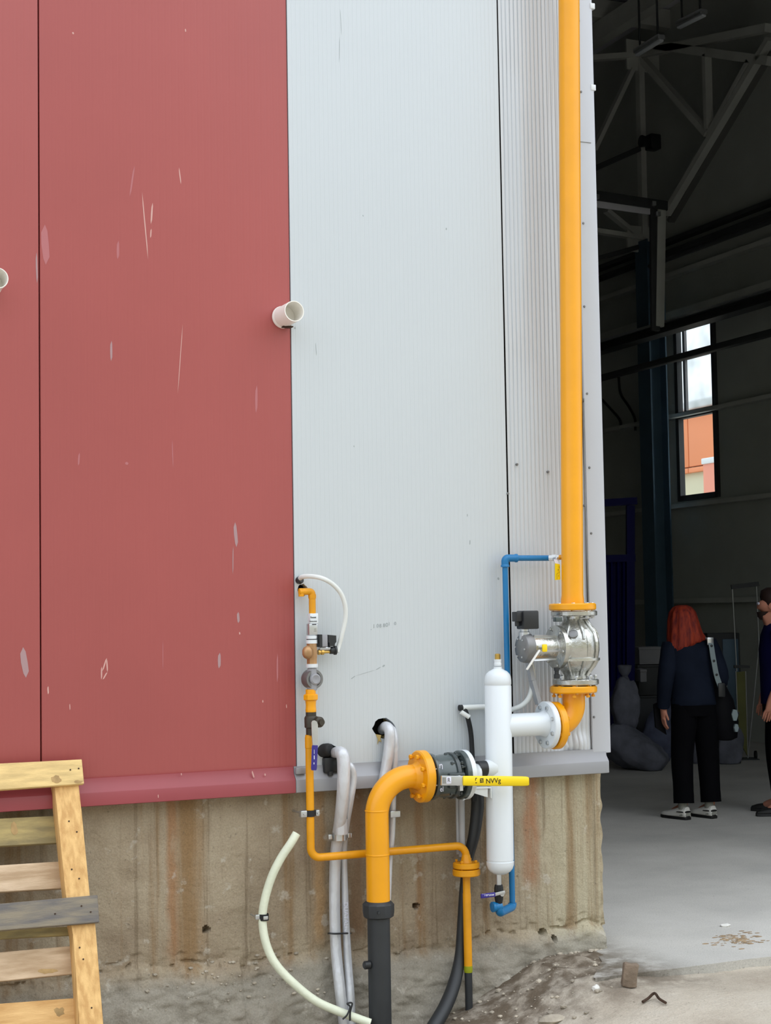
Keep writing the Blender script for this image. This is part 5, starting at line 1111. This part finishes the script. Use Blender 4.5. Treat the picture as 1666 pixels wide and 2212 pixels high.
for x, z, a_, c_ in ((.29, .80, .03, .05), (.30, .70, .022, .035)):
    b = B(); q = [WW(x+a_*math.cos(i)*.9, -.115, z+c_*math.sin(i)) for i in (0, .9, 2.0, 3.0, 4.2, 5.2)]; prism(b, q, fwp, .03); obj('printed_patch', b, 'strap', t)
# small paper bundle at her left hand
b = B(); c = WW(-.245, .10, .77); prism(b, [c+rtp*x+Z*z for x, z in ((-.05, .12), (.0, .14), (.03, -.02), (.05, -.12), (-.04, -.06))], fwp, .02); obj('folded_cloth', b, 'bag', None, 'dark folded cloth hanging from the left hand of the person with red hair', 'cloth')
# --- person cut by the right edge
pm = PF(1692, 1757)
J2 = dict(pelvis=(0, 0, .95), spine=(0, 0, 1.12), chest=(0, 0, 1.32), neck=(0, .02, 1.50), skull0=(0, .045, 1.58), skull=(0, .055, 1.66), crown=(0, .045, 1.71), chin=(0, .12, 1.565), nose=(0, .155, 1.635),
    hl=(-.1, 0, .9), kl=(-.11, .02, .49), al=(-.12, -.01, .10), tl=(-.15, .14, .04), hr=(.1, 0, .9), kr=(.11, .02, .49), ar=(.12, -.01, .10), tr=(.14, .14, .04),
    sl=(-.2, 0, 1.42), el=(-.235, -.02, 1.13), wl=(-.225, .10, .90), sr=(.2, 0, 1.42), er=(.26, -.03, 1.13), wr=(.24, .10, .92))
R2 = dict(pelvis=.13, spine=.125, chest=.135, neck=.06, skull0=.075, skull=.098, crown=.08, chin=.035, nose=.014, hl=.09, kl=.06, al=.04, tl=.032, hr=.09, kr=.06, ar=.04, tr=.032, sl=.062, el=.046, wl=.031, sr=.062, er=.046, wr=.031)
E2 = [('pelvis', 'spine'), ('spine', 'chest'), ('chest', 'neck'), ('neck', 'skull0'), ('skull0', 'skull'), ('skull', 'crown'), ('skull0', 'chin'), ('skull', 'nose'), ('pelvis', 'hl'), ('hl', 'kl'), ('kl', 'al'), ('al', 'tl'), ('pelvis', 'hr'), ('hr', 'kr'), ('kr', 'ar'), ('ar', 'tr'), ('chest', 'sl'), ('sl', 'el'), ('el', 'wl'), ('chest', 'sr'), ('sr', 'er'), ('er', 'wr')]
hand(J2, E2, R2, 'wl', 'L', J2['wl'], (.02, .25, -1), (0, 1, .2), (1, 0, 0)); hand(J2, E2, R2, 'wr', 'R', J2['wr'], (.0, .2, -1), (0, 1, .2), (-1, 0, 0))
def mparts(t, W, J, rt, fw):
    b = B(); loft(b, rings(W, [((0, 0, .87), .19, .145), ((0, 0, 1.0), .19, .145), ((0, 0, 1.15), .19, .145), ((0, 0, 1.3), .215, .15), ((0, 0, 1.42), .215, .13), ((0, .01, 1.47), .15, .10), ((0, .02, 1.51), .075, .075)], rt, fw)); sh = obj('shirt', b, 'shirt', t, sharp=70)
    for s in ('l', 'r'):
        b = B(); limb(b, W, [V(J['s'+s])*.92+V(J['chest'])*.08, J['s'+s], V(J['e'+s])*.6+V(J['s'+s])*.4, V(J['e'+s])+V((0, 0, .01))], [.08, .082, .075, .07], rt, fw); obj('sleeve', b, 'shirt', sh, sharp=80)
    b = B(); loft(b, rings(W, [((0, 0, .80), .17, .13), ((0, 0, .9), .185, .14), ((0, 0, .98), .178, .135)], rt, fw)); tr_ = obj('trousers', b, 'trousers', t, sharp=70)
    for s in ('l', 'r'):
        h = V(J['h'+s]); b = B(); limb(b, W, [h+V((0, 0, .06)), h-V((0, 0, .14)), J['k'+s], V(J['a'+s])+V((0, 0, .03))], [.10, .105, .088, .08], rt, fw); obj('trouser_leg', b, 'trousers', tr_, sharp=80)
        shoe(t, W, V(J['a'+s])*V((1, 1, 0))+V((0, -.05, 0)), (-.2 if s == 'l' else .2, 1, 0), .29, 'shoeblk', 'black')
    b = B(); loft(b, rings(W, [((0, .0, 1.60), .07, .08), ((0, .015, 1.66), .106, .10), ((0, .02, 1.72), .106, .108), ((0, .03, 1.77), .08, .09), ((0, .035, 1.795), .03, .04)], rt, fw)); obj('hair', b, 'hairdk', t, sharp=80)
    b = B(); loft(b, rings(W, [((0, .10, 1.535), .03, .03), ((0, .105, 1.56), .055, .045), ((0, .10, 1.60), .074, .055)], rt, fw)); obj('beard', b, 'hairdk', t, sharp=80)
    for sx_ in (-1, 1):
        b = B(); bmesh.ops.create_uvsphere(b, u_segments=10, v_segments=8, radius=.013); bmesh.ops.translate(b, vec=W((sx_*.035, .138, 1.665)), verts=b.verts); obj('eye', b, 'inkwhite', t)
        b = B(); lathe(b, W((sx_*.098, .045, 1.645)), rt*sx_, [(-.01, .02), (.008, .03), (.014, .02)], 12); obj('ear', b, 'skin', t)
person(pm, -CR*.95+CF*.1, J2, R2, E2, 'person in dark blue shirt cut off by the right edge of the photo', mparts)

# ================================================================ BUILDING SEEN THROUGH THE WINDOW
xo_ = 40.0
def zo(py, px=1510, x=xo_): return PX(px, py, x).z
t = thing('building', 'orange clad building outside seen through the hall window', 'building', (xo_, 50, -.03))
ya, yb = 25, 95
b = B(); box(b, (xo_+5, (ya+yb)/2, zo(868)/2), (9.9, yb-ya, zo(868))); obj('wall', b, 'beige', t)
zA, zB_, zC, zD = zo(1021), zo(1008), zo(884), zo(868)
yy = ya; ys = PX(1493, 950, xo_).y; n0 = ys-int((ys-ya)/4.2)*4.2
edges = [n0+4.2*i for i in range(int((yb-n0)/4.2)+1)]
for a_, c_ in zip(edges, edges[1:]):
    b = B(); box(b, (xo_-.05, (a_+c_)/2, (zB_+zC)/2), (.2, c_-a_-.06, zC-zB_-.06), bev=.02); obj('cladding_panel', b, 'orange', t)
    b = B(); box(b, (xo_-.07, (a_+c_)/2, (zA+zB_)/2), (.24, c_-a_-.06, zB_-zA-.05), bev=.02); obj('lower_cladding_panel', b, 'orange', t)
b = B(); box(b, (xo_-.15, (ya+yb)/2, (zC+zD)/2), (.6, yb-ya, zD-zC)); obj('coping', b, 'parapet', t)
xq = 30
t = thing('gate_pillar', 'salmon pillar with white cap outside in front of the orange building', 'pillar', (xq, PX(1537, 1050, xq).y, -.03))
y0_, y1_ = PX(1520, 1030, xq).y, PX(1556, 1030, xq).y
b = B(); zt_ = zo(1001, 1535, xq); box(b, (xq+1, (y0_+y1_)/2, zt_/2), (2, abs(y1_-y0_), zt_)); obj('shaft', b, 'pink', t)
b = B(); zc_ = zo(988, 1535, xq); box(b, (xq+1.0, (y0_+y1_)/2, (zt_+zc_)/2), (2.1, abs(y1_-y0_)+.08, zc_-zt_), bev=.03); obj('cap', b, 'parapet', t)
